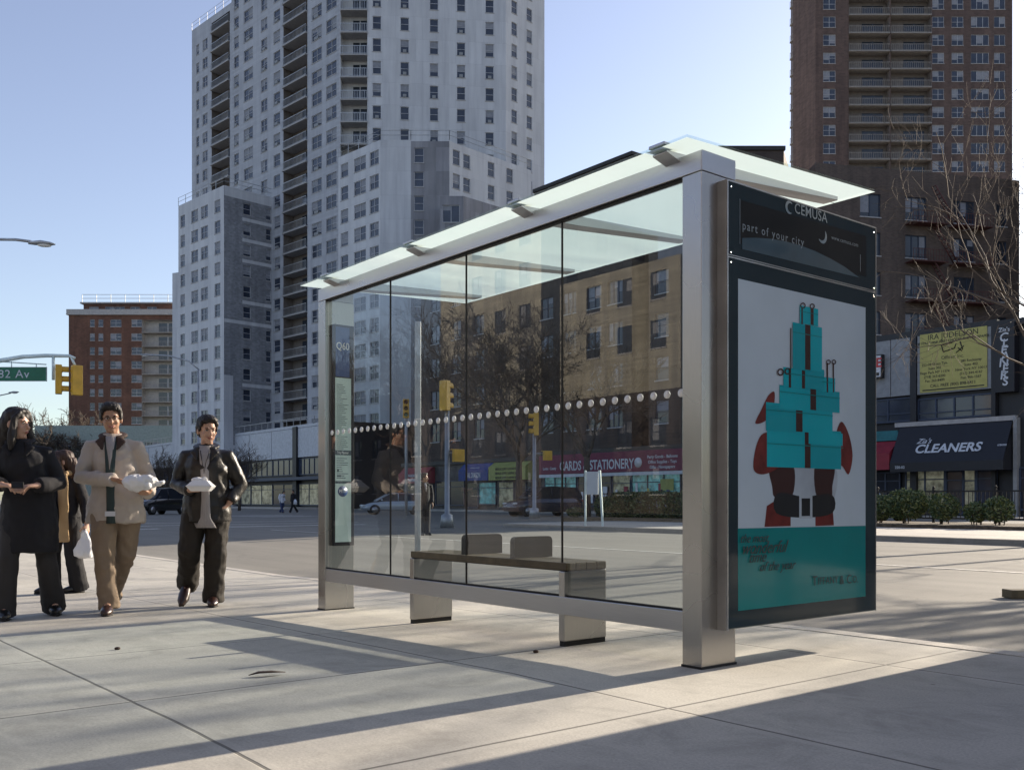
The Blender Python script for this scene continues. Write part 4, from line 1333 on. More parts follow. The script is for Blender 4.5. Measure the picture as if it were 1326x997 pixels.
r2 = Row('corner_shop_building', 'black fronted corner shop carrying the upright cleaners sign right of the yellow banner', 1290.5, 1352, 9.9, 9, [M['blackpanel'], M['blackpanel']])
sg = r2.box('upright_sign', 1292, 1317, r2.z(1304, 508), r2.z(1304, 419), -.3, .2, 'black_awning')
for k, ch in enumerate('CLEANERS'):
    text(ch, .62, M['lettergrey'], sg, (r2.x(1304) + (.04 if k % 2 else -.03), -.312, r2.z(1304, 438 + k * 8.1)), bold=.012, shear=.1)
text("Zia's", .3, M['lettergrey'], sg, (r2.x(1304), -.312, r2.z(1304, 428)), bold=.006)
r2.window(1320, 1350, .3, 2.5, 'shop_glass', 2); r2.box('side_wall', 1313.5, 1318.5, 0, 5.0, -.15, .24, 'panelgrey')

# shops seen through the shelter glass
r = Row('shop_row', 'single storey shop row with crimson cards and stationery fascia seen through the glass', 698, 935, 4.6, 1.9, [M['tile'], M['blackpanel']])
fa = r.box('fascia', 702, 934, 2.85, 4.35, -.35, .22, 'crimson', bevel=.05)
fa['label'] = 'crimson fascia lettered CARDS & STATIONERY'
text('CARDS & STATIONERY', 1.0, M['lettergrey'], fa, (r.x(775), -.36, 3.42), bold=.02, sx=.78)
for k, s_ in enumerate(('Party Goods - Balloons', 'Office Supplies - Toys', 'Gifts - Newspapers')):
    text(s_, .3, M['lettergrey'], fa, (r.x(862), -.36, 3.85 - k * .36), bold=.006)
text('Lotto  Candy', .3, M['lettergrey'], fa, (r.x(716), -.36, 3.3), bold=.006)
mb = MB(); mb.tube([(r.x(831), -.36, 3.5), (r.x(831), -.385, 3.5)], .36, 20); mb.build('round_emblem', M['sign_white'], fa)
r.box('awning_valance', 702, 934, 2.6, 2.84, -.33, -.3, 'lettergrey')
r.window(704, 745, .3, 2.7, 'teal_shop', 3); r.window(747, 790, .3, 2.7, 'shop_glass', 2); r.window(792, 815, .1, 2.7, 'lit_shop', 1)
r.window(817, 880, .3, 2.7, 'teal_shop', 3); r.window(883, 930, .3, 2.7, 'shop_glass', 2)
mb = MB(); mb.box(r.x(855), r.x(872), -.0, .04, 1.5, 2.3); q = mb.build('window_poster', M['yellow_awning'], r.root)
random.seed(8)
for k in range(14):
    u = 722 + k * 14 + random.random() * 5; mb = MB(); mb.box(r.x(u), r.x(u + 2 + random.random() * 4), .0, .05, .6 + random.random() * .5, 1.3 + random.random() * .8)
    mb.build('window_poster', M[random.choice(['sign_white', 'red_awning', 'blue_awning', 'sign_white', 'yellow_sign'])], r.root)
r = Row('shop_row', 'single storey shop row with blue and yellow awnings seen through the glass', 520, 697, 4.3, 1.9, [M['tile'], M['blackpanel']])
a1 = r.awning('awning', 602, 640, 2.5, 4.0, .7, 'blue_awning', .9, 'blue nail shop awning')
text('NAIL DRAGON', .62, M['lettergrey'], a1, (r.x(621), -.72, 2.95), bold=.012, sx=.5); text('Unisex salon', .26, M['lettergrey'], a1, (r.x(621), -.5, 3.62), rot=(.6, 0, 0), bold=.004)
a2 = r.awning('awning', 641, 689, 2.5, 4.0, .7, 'yellow_awning', 1.1, 'yellow green awning with small dark print')
for k in range(3): text('MEDICAL SUPPLY & REPAIR SHOP', .28, M['ink'], a2, (r.x(665), -.72, 3.4 - k * .36), bold=.004, sx=.75)
a3 = r.awning('awning', 524, 561, 2.4, 3.9, .7, 'red_awning', .9, 'small red awning left of the blue one')
for k in range(2): text('PHARMACY', .4, M['lettergrey'], a3, (r.x(543), -.72, 3.1 - k * .4), bold=.006, sx=.8)
r.window(524, 560, .3, 2.3, 'shop_glass', 2); r.window(563, 600, .3, 2.6, 'shop_glass', 2); r.window(603, 618, .1, 2.4, 'shop_glass', 1)
r.window(619, 641, .4, 2.4, 'teal_shop', 1); r.window(644, 664, .1, 2.4, 'lit_shop', 1); r.window(666, 695, .3, 2.4, 'shop_glass', 2)

# long pale podium at left
r = Row('podium_building', 'long two storey building with pale fascia and dark shops under the pale towers', 176, 436, 9.4, 14, [M['blackpanel'], M['bandwhite']])
us = [176, 193, 211, 230, 251, 274, 299, 324, 352, 381, 386, 413, 436]
for a_, b_ in zip(us[:-1], us[1:]):
    if a_ == 381: r.box('pier', 381, 386, 0, 9.3, -.25, .2, 'blackpanel'); continue
    r.box('fascia_panel', a_ + .3, b_ - .3, 5.75, 9.1, -.05, .22, 'bandwhite')
    r.window(a_ + .4, b_ - .4, 3.7, 5.6, 'win_glass2', 4, 'win_frame_dark', 0)
    r.window(a_ + .4, b_ - .4, .2, 2.7, 'lit_shop' if a_ in (324, 386, 299) else 'shop_glass', 2)
r.box('canopy', 180, 432, 3.1, 3.45, -1.0, .2, 'win_frame_dark')
mb = MB()
for k in range(40):
    x = r.xl + (r.xr - r.xl) * k / 39; mb.box(x - .03, x + .03, -.02, .04, 9.4, 10.3)
mb.box(r.xl, r.xr, -.03, .05, 10.27, 10.33); mb.build('roof_railing', M['polegrey'], r.root)

# =================================================================== STREET FURNITURE
M['lens_r'] = plain('signal_lens_dark', (.08, .012, .01), .3); M['lens_y'] = plain('signal_lens_dull', (.10, .07, .02), .3)
t = NT('signal_lens_lit_green'); t.b.inputs['Base Color'].default_value = (.0, .2, .12, 1); M['lens_g'] = t.m
def signal_head(parent, loc, rz, s=1.0, name='signal_head'):
    mb = MB()
    mb.box(-.17 * s, .17 * s, -.02, .2 * s, -.52 * s, .52 * s)
    o = mb.build(name, M['yellow'], parent, bevel=.02 * s, loc=loc, rz=rz)
    v = MB(); l = MB()
    for k, z in enumerate((.345 * s, 0, -.345 * s)):
        n = 12; r_ = .13 * s; pts = []
        for j in range(n + 1):
            a = -.5 + (PI + 1.0) * j / n
            pts.append((r_ * math.cos(a), z + r_ * math.sin(a)))
        for (x0, z0), (x1, z1) in zip(pts[:-1], pts[1:]):
            v.quad((x0, -.02, z0), (x1, -.02, z1), (x1 * .98, -.24 * s, z1), (x0 * .98, -.24 * s, z0))
            v.quad((x0 * .93, -.02, z0), (x1 * .93, -.02, z1), (x1 * .91, -.24 * s, z1), (x0 * .91, -.24 * s, z0))
        l.ell((0, -.02, z), (.11 * s, .03 * s, .11 * s), 12, 6, mat=k)
    v.build('visor', M['yellow'], o, fix=False); l.build('lens', [M['lens_r'], M['lens_y'], M['lens_g']], o)
    return o
def ped_head(parent, loc, rz, s=1.0):
    mb = MB(); mb.box(-.2 * s, .2 * s, 0, .2 * s, -.22 * s, .22 * s); mb.box(-.23 * s, .23 * s, -.12 * s, .02, .2 * s, .23 * s)
    o = mb.build('walk_signal', M['yellow'], parent, bevel=.015, loc=loc, rz=rz)
    mb = MB(); mb.box(-.16 * s, .16 * s, -.012, -.002, -.17 * s, .17 * s); mb.build('screen', M['black'], o)
    return o

# mast arm with street sign at the left edge
Yk = 35.0
pb = px(-60, Yk); pb.z = gz(*pb.xy) - .0
T1 = empty('traffic_signal_mast', pb, 0, 'white mast arm carrying two yellow traffic signals at the left edge', 'traffic signal')
def loc(u, v, Y=Yk): return px(u, Y, v) - pb
mb = MB(); mb.tube([(0, 0, 0), (0, 0, .3), (0, 0, .35), (0, 0, 5.9)], [.24, .22, .12, .09], 12); mb.build('pole', M['galv'], T1)
mb = MB(); mb.tube([loc(-60, 482), loc(-30, 474), loc(0, 467), loc(30, 462), loc(60, 460.5), loc(90, 461), loc(97, 464)], [.09, .085, .08, .075, .07, .06, .05], 10)
mb.tube([loc(-20, 470.5), loc(-20, 467), loc(60, 472)], .02, 6); mb.tube([loc(15, 468), loc(15, 476)], .02, 6); mb.tube([loc(47, 472), loc(47, 476)], .02, 6)
mb.tube([loc(69, 461), loc(69, 492)], .055, 8); mb.tube([loc(69, 478), loc(75, 478)], .03, 6); mb.tube([loc(92, 462), loc(97, 473)], .045, 8)
mb.build('mast_arm', M['white_paint'], T1)
signal_head(T1, loc(79.5, 491.5), 2.0, 1.02).location.y += .0
signal_head(T1, loc(98.5, 493), -2.4, 1.05)
# green sign hangs from the arm
T2 = empty('street_sign', px(0, Yk - .1, 484.5), 0, 'green street name sign reading 82 Av hanging from the mast arm', 'street sign')
x0, x1 = px(-26, Yk).x - px(0, Yk).x, px(60.5, Yk).x - px(0, Yk).x
mb = MB(); mb.box(x0, x1, -.02, .02, -.26, .26); mb.build('sign_plate', M['green'], T2)
mb = MB()
for a in ((x0, x1, -.26, -.245), (x0, x1, .245, .26), (x0, x0 + .015, -.26, .26), (x1 - .015, x1, -.26, .26)): mb.box(a[0], a[1], -.024, -.02, a[2], a[3])
mb.build('sign_border', M['lettergrey'], T2)
text('82 Av', .42, M['lettergrey'], T2, (px(18, Yk).x - px(0, Yk).x, -.024, -.01), spacing=1.1, sx=1.05, extrude=.001)

def cobra(label, base, pts, head_at, direc, r0=.09, arm=.045, hl=.62, name='street_lamp', group=None):
    o = empty(name, base, 0, label, 'street lamp', group or 'cobra head street lamps')
    L = [Vector(p) - Vector(base) for p in pts]
    mb = MB(); mb.tube([(0, 0, 0), (0, 0, .4), (0, 0, .45), L[0]], [r0 * 2, r0 * 1.9, r0, r0 * .65], 12); mb.build('pole', M['galv'], o)
    mb = MB(); mb.tube(L, arm, 8); mb.build('arm', M['galv'], o)
    d = Vector(direc).normalized(); h = Vector(head_at) - Vector(base)
    rot = d.to_track_quat('X', 'Z').to_matrix()
    mb = MB(); mb.tube([h - d * hl * .5, h - d * hl * .3, h + Vector((0, 0, .02)), h + d * hl * .35 + Vector((0, 0, .01)), h + d * hl * .5], [(.05, .05), (.12, .06), (.16, .075), (.13, .05), (.05, .02)], 12, ref=(0, 1, 0) if abs(d.x) > .5 else (1, 0, 0))
    q = mb.build('lamp_head', M['galv'], o)
    mb = MB(); mb.ell(h + d * .08 + Vector((0, 0, -.05)), (hl * .28, .11, .06), 12, 6, rot=rot); mb.build('lens', M['lens_c'], q)
    return o
t = NT('lamp_lens'); t.b.inputs['Base Color'].default_value = (.75, .74, .7, 1); t.b.inputs['Roughness'].default_value = .15; M['lens_c'] = t.m
Y_ = 30.0
cobra('grey cobra head street lamp reaching in at the top left edge', px(-90, Y_), [px(-90, Y_, 330), px(-60, Y_, 316), px(-20, Y_, 310), px(20, Y_, 310.5), px(40, Y_, 313)], px(54, Y_, 315.5), (1, 0, -.06), hl=.82)
Y_ = 62.0
cobra('slim grey street lamp with long arm in front of the pale tower wing', px(257, Y_), [px(257, Y_, 478), px(245, Y_, 468), px(220, Y_, 461), px(196, Y_, 459.5)], px(190, Y_, 460), (-1, 0, .03), hl=.8)
Y_ = 75.0
cobra('distant grey street lamp at the left edge under the green sign', px(-45, Y_), [px(-45, Y_, 528), px(-20, Y_, 516), px(5, Y_, 511), px(14, Y_, 509)], px(18, Y_, 508), (1, 0, .05), hl=.8)
lb = W(7.1, 29.9)
cobra('street lamp standing on the far pavement beyond the right edge', lb, [lb + Vector((0, 0, 8.6)), lb + Vector((-.7, -.5, 9.1)), lb + Vector((-1.8, -1.4, 9.3))], lb + Vector((-2.1, -1.7, 9.3)), (-.78, -.62, 0))

# signal poles seen through the glass
def ped_pole(label, u, vb, vt, Y, head=True, group=None, pedv=589, pdx=.55):
    base = px(u, Y); base.z = -.13 if AB(*base.xy)[1] < 21 else 0.0
    o = empty('signal_pole', base, 0, label, 'traffic signal', group or 'signal poles across the avenue')
    top = px(u, Y, vt).z - base.z
    mb = MB(); mb.tube([(0, 0, 0), (0, 0, .45), (0, 0, .5), (0, 0, top - .95)], [.26, .2, .09, .08], 12); mb.build('pole', M['galv'], o)
    signal_head(o, (-.02, 0, top - .5), 2.5 if u < 600 else -1.45, 1.0)
    ped_head(o, (pdx, 0, px(u, Y, pedv).z - base.z), PI + .5)
    mb = MB(); mb.tube([(0, 0, px(u, Y, pedv).z - base.z + .1), (pdx, .1, px(u, Y, pedv).z - base.z + .1)], .03, 6); mb.build('bracket', M['galv'], o)
    return o
ped_pole('thick grey signal pole with yellow head behind the second glass panel', 579, 682, 494, 33.5, pedv=590, pdx=.35)
ped_pole('slim grey signal pole with side facing yellow head left of the stationery shop', 692, 672, 535, 44.0, pedv=590)
base = px(526, 58); base.z = -.1
o = empty('signal_pole', base, 0, 'distant dark yellow traffic signal hung beside the second glass joint', 'traffic signal', 'signal poles across the avenue')
mb = MB(); mb.tube([(0, 0, 0), (0, 0, px(526, 58, 516).z)], .09, 8); mb.build('pole', M['polegrey'], o)
signal_head(o, (.0, -.12, px(526, 58, 527).z), .1, 1.1)
# small panel sign on two posts at the head of the planting bed
sp = px(767, 31); 
o = empty('notice_board', sp, ANG + .5, 'small blank cream notice board on two posts at the end of the hedge', 'sign')
mb = MB(); mb.box(-.2, .2, -.03, .03, 1.02, 1.76); mb.build('board', M['sign_white'], o, bevel=.01)
mb = MB(); mb.box(-.26, -.21, -.03, .03, 0, 1.80); mb.build('post', M['white_paint'], o)
mb = MB(); mb.add([(.21, -.03, 1.80), (.28, -.03, 1.80), (.38, -.03, 0), (.32, -.03, 0), (.21, .03, 1.80), (.28, .03, 1.80), (.38, .03, 0), (.32, .03, 0)], [(0, 1, 2, 3), (4, 5, 6, 7), (0, 1, 5, 4), (1, 2, 6, 5), (2, 3, 7, 6), (3, 0, 4, 7)]); mb.build('post', M['white_paint'], o)

# iron fence behind the bushes
F = empty('iron_fence', W(18, 30.6, .1), ANG, 'low black iron fence behind the round bushes in front of the shops', 'fence')
mb = MB()
xa, xb = -14.0, 18.0
for z in (.12, 1.0): mb.box(xa, xb, -.02, .02, z, z + .05)
mb.build('rail', M['black'], F)
mb = MB()
for k in range(17):
    x = xa + 2.0 * k; mb.box(x - .035, x + .035, -.035, .035, 0, 1.12); mb.ell((x, 0, 1.15), (.05, .05, .05), 8, 5)
mb.build('fence_post', M['black'], F)
mb = MB()
for k in range(246):
    x = xa + .13 * k; mb.box(x - .01, x + .01, -.01, .01, .15, 1.0)
tag(mb.build('picket', M['black'], F, fix=False), kind='stuff')

# litter-like wooden block lying on the road at the right edge
bpt = px(1330, 9.6); bpt.z = -.13
o = MB()
o.box(-.21, .21, -.09, .09, 0, .085)
k_ = o.build('timber_block', M['wood'], bevel=.006, loc=bpt, rz=.05)
tag(k_, 'weathered brown timber block lying on the road at the right edge', 'timber block')

# unseen raised panel, added at right only to cast the broad pavement shadow
hp = Vector((3.72, 6.12, 0)); hd_ = Vector((.9, -.43, 0)).normalized()
H_ = empty('shadow_panel', hp + Vector((0, 0, -.13)), math.atan2(hd_.y, hd_.x), 'plain grey panel on short legs added beyond the right edge to cast the pavement shadow', 'shadow_panel')
mb = MB(); mb.box(0, 3.6, -.06, .06, .42, 5.2); mb.build('board', M['panelgrey'], H_)
for x in (.5, 1.8, 3.1):
    mb = MB(); mb.box(x - .06, x + .06, -.05, .05, 0, .42); mb.build('leg', M['galv'], H_)

# =================================================================== VEGETATION
def leaves(mb, c, r, n, size, rnd, mats=3, shell=.55, flat_top=False):
    for _ in range(n):
        while True:
            p = Vector((rnd.uniform(-1, 1), rnd.uniform(-1, 1), rnd.uniform(-1, 1)))
            if p.length <= 1: break
        p = p.normalized() * (shell + (1 - shell) * rnd.random() ** .5)
        if flat_top and p.z > .62: p.z = .62 + rnd.random() * .12
        q = Vector((c[0] + p.x * r[0], c[1] + p.y * r[1], c[2] + p.z * r[2]))
        a = Vector((rnd.gauss(0, 1), rnd.gauss(0, 1), rnd.gauss(0, 1))).normalized()
        bq = a.orthogonal().normalized(); s = size * rnd.uniform(.6, 1.4)
        mb.poly([q - a * s, q + bq * s * .5, q + a * s, q - bq * s * .5], rnd.randrange(mats))
for nm, c in (('leaf_dark', (.028, .05, .018)), ('leaf_mid', (.05, .085, .025)), ('leaf_yellow', (.17, .19, .07))):
    M[nm] = plain(nm, c, .55, var=.3, scale=5)
LM = [M['leaf_dark'], M['leaf_mid'], M['leaf_yellow']]
def bush(label, u, v0, w, h, Bq=29.0, group=None, n=1500, name='bush', trim=False, length=None):
    A = atB(u, Bq); base = W(A, Bq, .08)
    o = empty(name, base, ANG, label, 'hedge' if name == 'hedge' else 'shrub', group or ('clipped hedges in the planting bed' if name == 'hedge' else 'shrubs in the planting bed'))
    rnd = random.Random(int(u))
    mb = MB()
    if length:
        n_ = int(length / .45)
        for k in range(n_):
            x = -length / 2 + length * (k + .5) / n_
            leaves(mb, (x, rnd.uniform(-.06, .06), h * .52), (.5, w / 2, h * .56 * rnd.uniform(.93, 1.07)), int(n / n_), .05, rnd, 3, .7, True)
    else:
        leaves(mb, (0, 0, h * .55), (w / 2, w / 2 * .9, h * .46), n, .045, rnd)
        for k in range(7):
            a = rnd.random() * 6.28
            leaves(mb, (math.cos(a) * w * .3, math.sin(a) * w * .25, h * rnd.uniform(.4, .75)), (w * .24, w * .24, h * .24), n // 10, .045, rnd)
    mb.build('foliage', LM, o, fix=False)
    mb = MB()
    for k in range(5 if not length else int(length * 3)):
        x = rnd.uniform(-.15, .15) if not length else rnd.uniform(-length / 2, length / 2)
        mb.tube([(x, rnd.uniform(-.1, .1), -.1), (x + rnd.uniform(-.15, .15), rnd.uniform(-.1, .1), h * .6)], [.02, .008], 5)
    mb.build('stem', M['bark'], o)
    return o
bush('bushy round shrub half hidden by the advertising panel edge', 1138, 0, 1.0, .95, n=1300)
bush('largest round shrub in the row in front of the parked car', 1172, 0, 1.45, 1.12, n=2400)
bush('ragged upright shrub in front of the shop door', 1222, 0, .95, 1.0, n=900)
bush('small low shrub right of the ragged one', 1264, 0, .7, .72, n=600)
bush('leggy dark shrub nearest the right edge in the bed', 1293, 0, .95, .88, n=900)
bush('long clipped tall hedge behind the near glass panel', 850, 0, .9, 1.16, 28.8, n=9000, name='hedge', length=4.6)
bush('lower clipped hedge with open twiggy end beside the notice board', 795, 0, .8, .95, 28.8, n=3000, name='hedge', length=1.7)
bush('long clipped hedge hidden behind the advertising panel', 985, 0, .9, 1.1, 28.8, n=6000, name='hedge', length=5.4)
bush('little flowering tuft of low plants at the kerb end of the bed', 745, 0, .8, .45, 27.9, n=500)

def bare_tree(label, base, H, spread, seed, levels=5, r0=.16, lean=(0, 0), name='bare_tree', mat='bark', group=None, trunk_f=.28, minr=.006, kids=(3, 4), up=.25, sides=4, cat='tree'):
    rnd = random.Random(seed)
    o = empty(name, base, 0, label, cat, group or 'bare street trees')
    tk, cr = MB(), MB()
    th = H * trunk_f
    pts = [Vector((0, 0, -.1)), Vector((lean[0] * .3, lean[1] * .3, th * .5)), Vector((lean[0], lean[1], th))]
    tk.tube(pts, [r0 * 1.25, r0, r0 * .85], 10); tk.build('trunk', M['bark'], o)
    def grow(p, d, L, r, lev):
        n = 4 if lev < 3 else 3
        q = p.copy(); P = [q.copy()]; dd = d.copy()
        for i in range(n):
            dd = (dd + Vector((rnd.gauss(0, .13), rnd.gauss(0, .13), rnd.gauss(0, .10) + up * .12))).normalized()
            q = q + dd * L / n; P.append(q.copy())
        rr = [max(minr * .7, r * (1 - .62 * i / n)) for i in range(n + 1)]
        cr.tube(P, rr, sides if lev < 3 else 3, caps=False)
        if lev >= levels: return
        nk = rnd.randint(*kids) + (1 if lev == 0 else 0)
        for k in range(nk):
            t_ = .3 + .7 * (k + rnd.random()) / nk
            i = min(n - 1, int(t_ * n)); s = P[i].lerp(P[i + 1], t_ * n - i)
            ax = Vector((rnd.gauss(0, 1), rnd.gauss(0, 1), rnd.gauss(0, .6)))
            ax = (ax - dd * ax.dot(dd)).normalized()
            nd = (dd * rnd.uniform(.55, .95) + ax * rnd.uniform(.5, .9) + Vector((0, 0, up * .5))).normalized()
            grow(s, nd, L * rnd.uniform(.55, .78), max(minr, r * rnd.uniform(.42, .6)), lev + 1)
    nm = rnd.randint(4, 6)
    for k in range(nm):
        a = 2 * PI * (k + rnd.random() * .7) / nm
        d = Vector((math.cos(a) * spread, math.sin(a) * spread, 1.0)).normalized()
        grow(pts[-1] - Vector((0, 0, rnd.random() * th * .2)), d, (H - th) * rnd.uniform(.33, .42), r0 * .6, 0)
    cr.build('crown', M[mat], o, fix=False)
    return o
tb = px(1400, 21.5)
M['bark_sunlit'] = plain('sunlit_twig_bark', (.115, .09, .07), .85, var=.35, scale=12)  # sunlight on the twigs is put into this lighter bark colour
bare_tree('large bare street tree whose twigs reach in from the right edge', tb, 12.4, .45, 11, levels=5, r0=.11, kids=(3, 3), minr=.005, trunk_f=.22, up=.2, mat='bark_sunlit')
bare_tree('bare street tree on the far pavement outside the right edge', W(3.5, 24.5), 11.5, .5, 21, levels=4, r0=.19, kids=(3, 4))
bare_tree('bare street tree further right on the far pavement', W(0.5, 25.0), 10.5, .7, 22, levels=3, r0=.17, kids=(3, 4)) 
bare_tree('bare tree growing in front of the brick houses behind the third glass panel', px(672, 58), 14.5, .5, 31, levels=5, r0=.2, kids=(3, 4), minr=.018, trunk_f=.25, up=.3)
bare_tree('bare tree growing in front of the brick houses behind the near glass panel', px(760, 50), 12.5, .7, 32, levels=5, r0=.18, kids=(3, 4), minr=.016, trunk_f=.25, up=.3)
bare_tree('bare tree standing before the pale podium right of the man in leather', px(310, 84), 7.0, .6, 33, levels=4, r0=.12, kids=(3, 4), minr=.014, trunk_f=.2)
bare_tree('small bare tree between the two walking men', px(214, 90), 7.0, .6, 34, levels=4, r0=.12, kids=(3, 4), minr=.014, trunk_f=.2)
for i, (u, Y, H, w_) in enumerate(((12, 175, 17, .8), (48, 168, 20, .9), (84, 172, 22, .8), (-24, 180, 21, .8))):
    bare_tree(['pale bare tree far off at the left edge', 'rounded bare tree far off behind the women walking', 'bare tree crown far off beside the brown apartment block', 'bare tree far off outside the left edge'][i], px(u, Y), H, w_, 50 + i, levels=5, r0=.3, kids=(3, 4), minr=.05, trunk_f=.15, group='distant bare trees', up=.1)
# side of the avenue mirrored in the shelter glass (outside the picture at left)
bare_tree('bare tree before the beige houses, nearest the shelter', W(36, -22), 13, .6, 61, levels=5, r0=.2, kids=(3, 4), minr=.014)
bare_tree('bare tree before the beige houses, middle one', W(46, -23), 14, .7, 62, levels=5, r0=.2, kids=(3, 4), minr=.016)
bare_tree('bare tree before the beige houses, farthest from the shelter', W(57, -23), 14, .6, 63, levels=5, r0=.2, kids=(3, 4), minr=.016)
def beige(A_l, A_r, zt, label, seed):
    Bf = -36.3; c = W((A_l + A_r) / 2, Bf - 6)
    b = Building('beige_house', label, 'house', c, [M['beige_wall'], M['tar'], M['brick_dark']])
    Pl, Pr, Ql, Qr = ABw(A_l, Bf), ABw(A_r, Bf), ABw(A_l, Bf - 12), ABw(A_r, Bf - 12)
    L = A_r - A_l
    cols = [(1.8 + 2.9 * k, 1.3, 1.7, 'double sash') for k in range(int((L - 1.5) / 2.9))]
    b.facade(Pl, Pr, 0, 7.6, cols, [1.2, 4.2], 2)  # shade over the lower storeys is put into a dark brick colour
    b.facade(Pl, Pr, 7.6, zt, cols, [1.2 + 3.0 * k for k in range(2, int(zt / 3))], 0)
    b.facade(Pr, Qr, 0, zt, [(2, 1.2, 1.6, 'sash'), (6, 1.2, 1.6, 'sash')], [1.2 + 3.0 * k for k in range(int(zt / 3))], 0)
    b.facade(Ql, Pl, 0, zt, [(2, 1.2, 1.6, 'sash'), (6, 1.2, 1.6, 'sash'), (9, 1.2, 1.6, 'sash')], [1.2 + 3.0 * k for k in range(int(zt / 3))], 0); b.wall(Qr, Ql, 0, zt, (), 0)
    b.roof([Pl, Pr, Qr, Ql], zt - .3)
    b.finish(WMD, BMt)
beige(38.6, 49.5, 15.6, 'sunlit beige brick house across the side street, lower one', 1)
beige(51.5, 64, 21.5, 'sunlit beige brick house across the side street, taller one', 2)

# =================================================================== CARS
M['tyre'] = plain('tyre_rubber', (.015, .015, .016), .8); M['rim'] = plain('wheel_rim', (.35, .35, .36), .3, .8)
M['headlamp'] = plain('headlamp_glass', (.7, .7, .68), .1); M['taillamp'] = plain('tail_lamp', (.3, .01, .01), .2)
M['car_glass'] = plain('car_window_glass', (.02, .025, .035), .05)
def car(label, col, pos, rz, kind='sedan', group=None):
    nm = 'car_paint_' + label.split()[0]
    if nm not in M: M[nm] = plain(nm, col, .25, .2, coat=.8, var=.03)
    o = empty('parked_car', pos, rz, label, 'car', group or 'cars beyond the avenue')
    S_ = kind == 'suv'
    L, Wd = (4.7, 1.86) if S_ else (4.5, 1.76)
    zr, zbelt = (1.75, 1.08) if S_ else (1.42, .92)
    st = [(-L / 2, .45, .72, .80), (-L / 2 + .12, .3, zbelt - .06, .92), (-L / 2 + .7, .26, zbelt, 1.0), (0, .26, zbelt - .01, 1.0), (L / 2 - 1.35, .26, zbelt - .02, .99), (L / 2 - .5, .28, zbelt - .17, .95), (L / 2 - .1, .32, zbelt - .32, .86), (L / 2, .42, .62, .72)]
    def loft(st_, prof):
        vs, fs = [], []; n = 0
        for s in st_:
            ring = prof(s); n = len(ring); vs += ring
        for i in range(len(st_) - 1):
            for k in range(n):
                fs.append((i * n + k, i * n + (k + 1) % n, (i + 1) * n + (k + 1) % n, (i + 1) * n + k))
        fs += [tuple(range(n)), tuple(range((len(st_) - 1) * n, len(st_) * n))]
        return vs, fs
    def bodyp(s):
        x, z0, z1, w = s; w *= Wd / 2
        return [(x, -w * .9, z0), (x, w * .9, z0), (x, w, z0 + .12), (x, w, z0 + (z1 - z0) * .6), (x, w * .93, z1 - .03), (x, w * .8, z1), (x, -w * .8, z1), (x, -w * .93, z1 - .03), (x, -w, z0 + (z1 - z0) * .6), (x, -w, z0 + .12)]
    mb = MB(); mb.add(*loft(st, bodyp), 0, None, True)
    bd = mb.build('body', M[nm], o)
    if S_: gh = [(-L / 2 + .12, zbelt + .02, .9), (-L / 2 + .35, zr - .06, .80), (-.3, zr, .80), (.45, zr - .05, .78), (1.2, zbelt - .03, .84)]
    else: gh = [(-L / 2 + .55, zbelt - .02, .86), (-L / 2 + 1.15, zr - .05, .72), (-.2, zr, .72), (.45, zr - .06, .70), (1.3, zbelt - .04, .82)]
    vs, fs = [], []
    for (x, z, w) in gh:
        w *= Wd / 2; wb = Wd / 2 * .92
        vs += [(x, -wb, zbelt - .05), (x, -w, z), (x, w, z), (x, wb, zbelt - .05)]
    for i in range(len(gh) - 1):
        for k in range(3): fs.append((i * 4 + k, i * 4 + k + 1, i * 4 + 4 + k + 1, i * 4 + 4 + k))
    mb = MB(); mb.add(vs, fs, 0); mb.build('window', M['car_glass'], o)
    mb = MB(); vs = []
    for (x, z, w) in gh[1:4]:
        w *= Wd / 2; vs += [(x, -w - .01, z - .01), (x, -w * .9, z + .025), (x, w * .9, z + .025), (x, w + .01, z - .01)]
    fs = [(i * 4 + k, i * 4 + k + 1, i * 4 + 5 + k, i * 4 + 4 + k) for i in range(2) for k in range(3)]
    mb.add(vs, fs, 0, None, True)
    for sgn in (-1, 1):
        for (i, j) in ((0, 1), (3, 4)):
            a, b_ = gh[i], gh[j]
            mb.tube([(a[0], sgn * (a[2] * Wd / 2 + .012), a[1] if a[1] > zbelt else zbelt - .02), (b_[0], sgn * (b_[2] * Wd / 2 + .012), b_[1] if b_[1] > zbelt else zbelt - .02)], .035, 5)
        xm = -.15; mb.tube([(xm, sgn * (Wd / 2 * .94), zbelt - .02), (xm, sgn * (.73 * Wd / 2 + .03), zr - .03)], .035, 5)
    mb.build('roof', M[nm], o)
    for x in (-L / 2 + .85, L / 2 - .85):
        for sgn in (-1, 1):
            mb = MB(); mb.tube([(x, sgn * (Wd / 2 - .2), .33), (x, sgn * (Wd / 2 + .005), .33)], .34, 20)
            wq = mb.build('wheel', M['tyre'], o)
            mb = MB(); mb.tube([(x, sgn * (Wd / 2 - .02), .33), (x, sgn * (Wd / 2 + .018), .33)], .21, 16); mb.build('rim', M['rim'], wq)
    for sgn in (-1, 1):
        mb = MB(); mb.ell((L / 2 - .12, sgn * .62, zbelt - .33), (.14, .2, .08), 10, 6); mb.build('headlight', M['headlamp'], o)
        mb = MB(); mb.ell((-L / 2 + .06, sgn * .66, zbelt - .14), (.07, .16, .09), 10, 6); mb.build('tail_light', M['taillamp'], o)
        mb = MB(); mb.ell((.95, sgn * (Wd / 2 + .07), zbelt + .05), (.07, .1, .07), 8, 6); mb.build('mirror', M[nm], o)
    return o
zr_ = -.13
def wz(x, y, z=zr_): return Vector((x, y, z))
D1a = math.atan2(D1.y, D1.x)
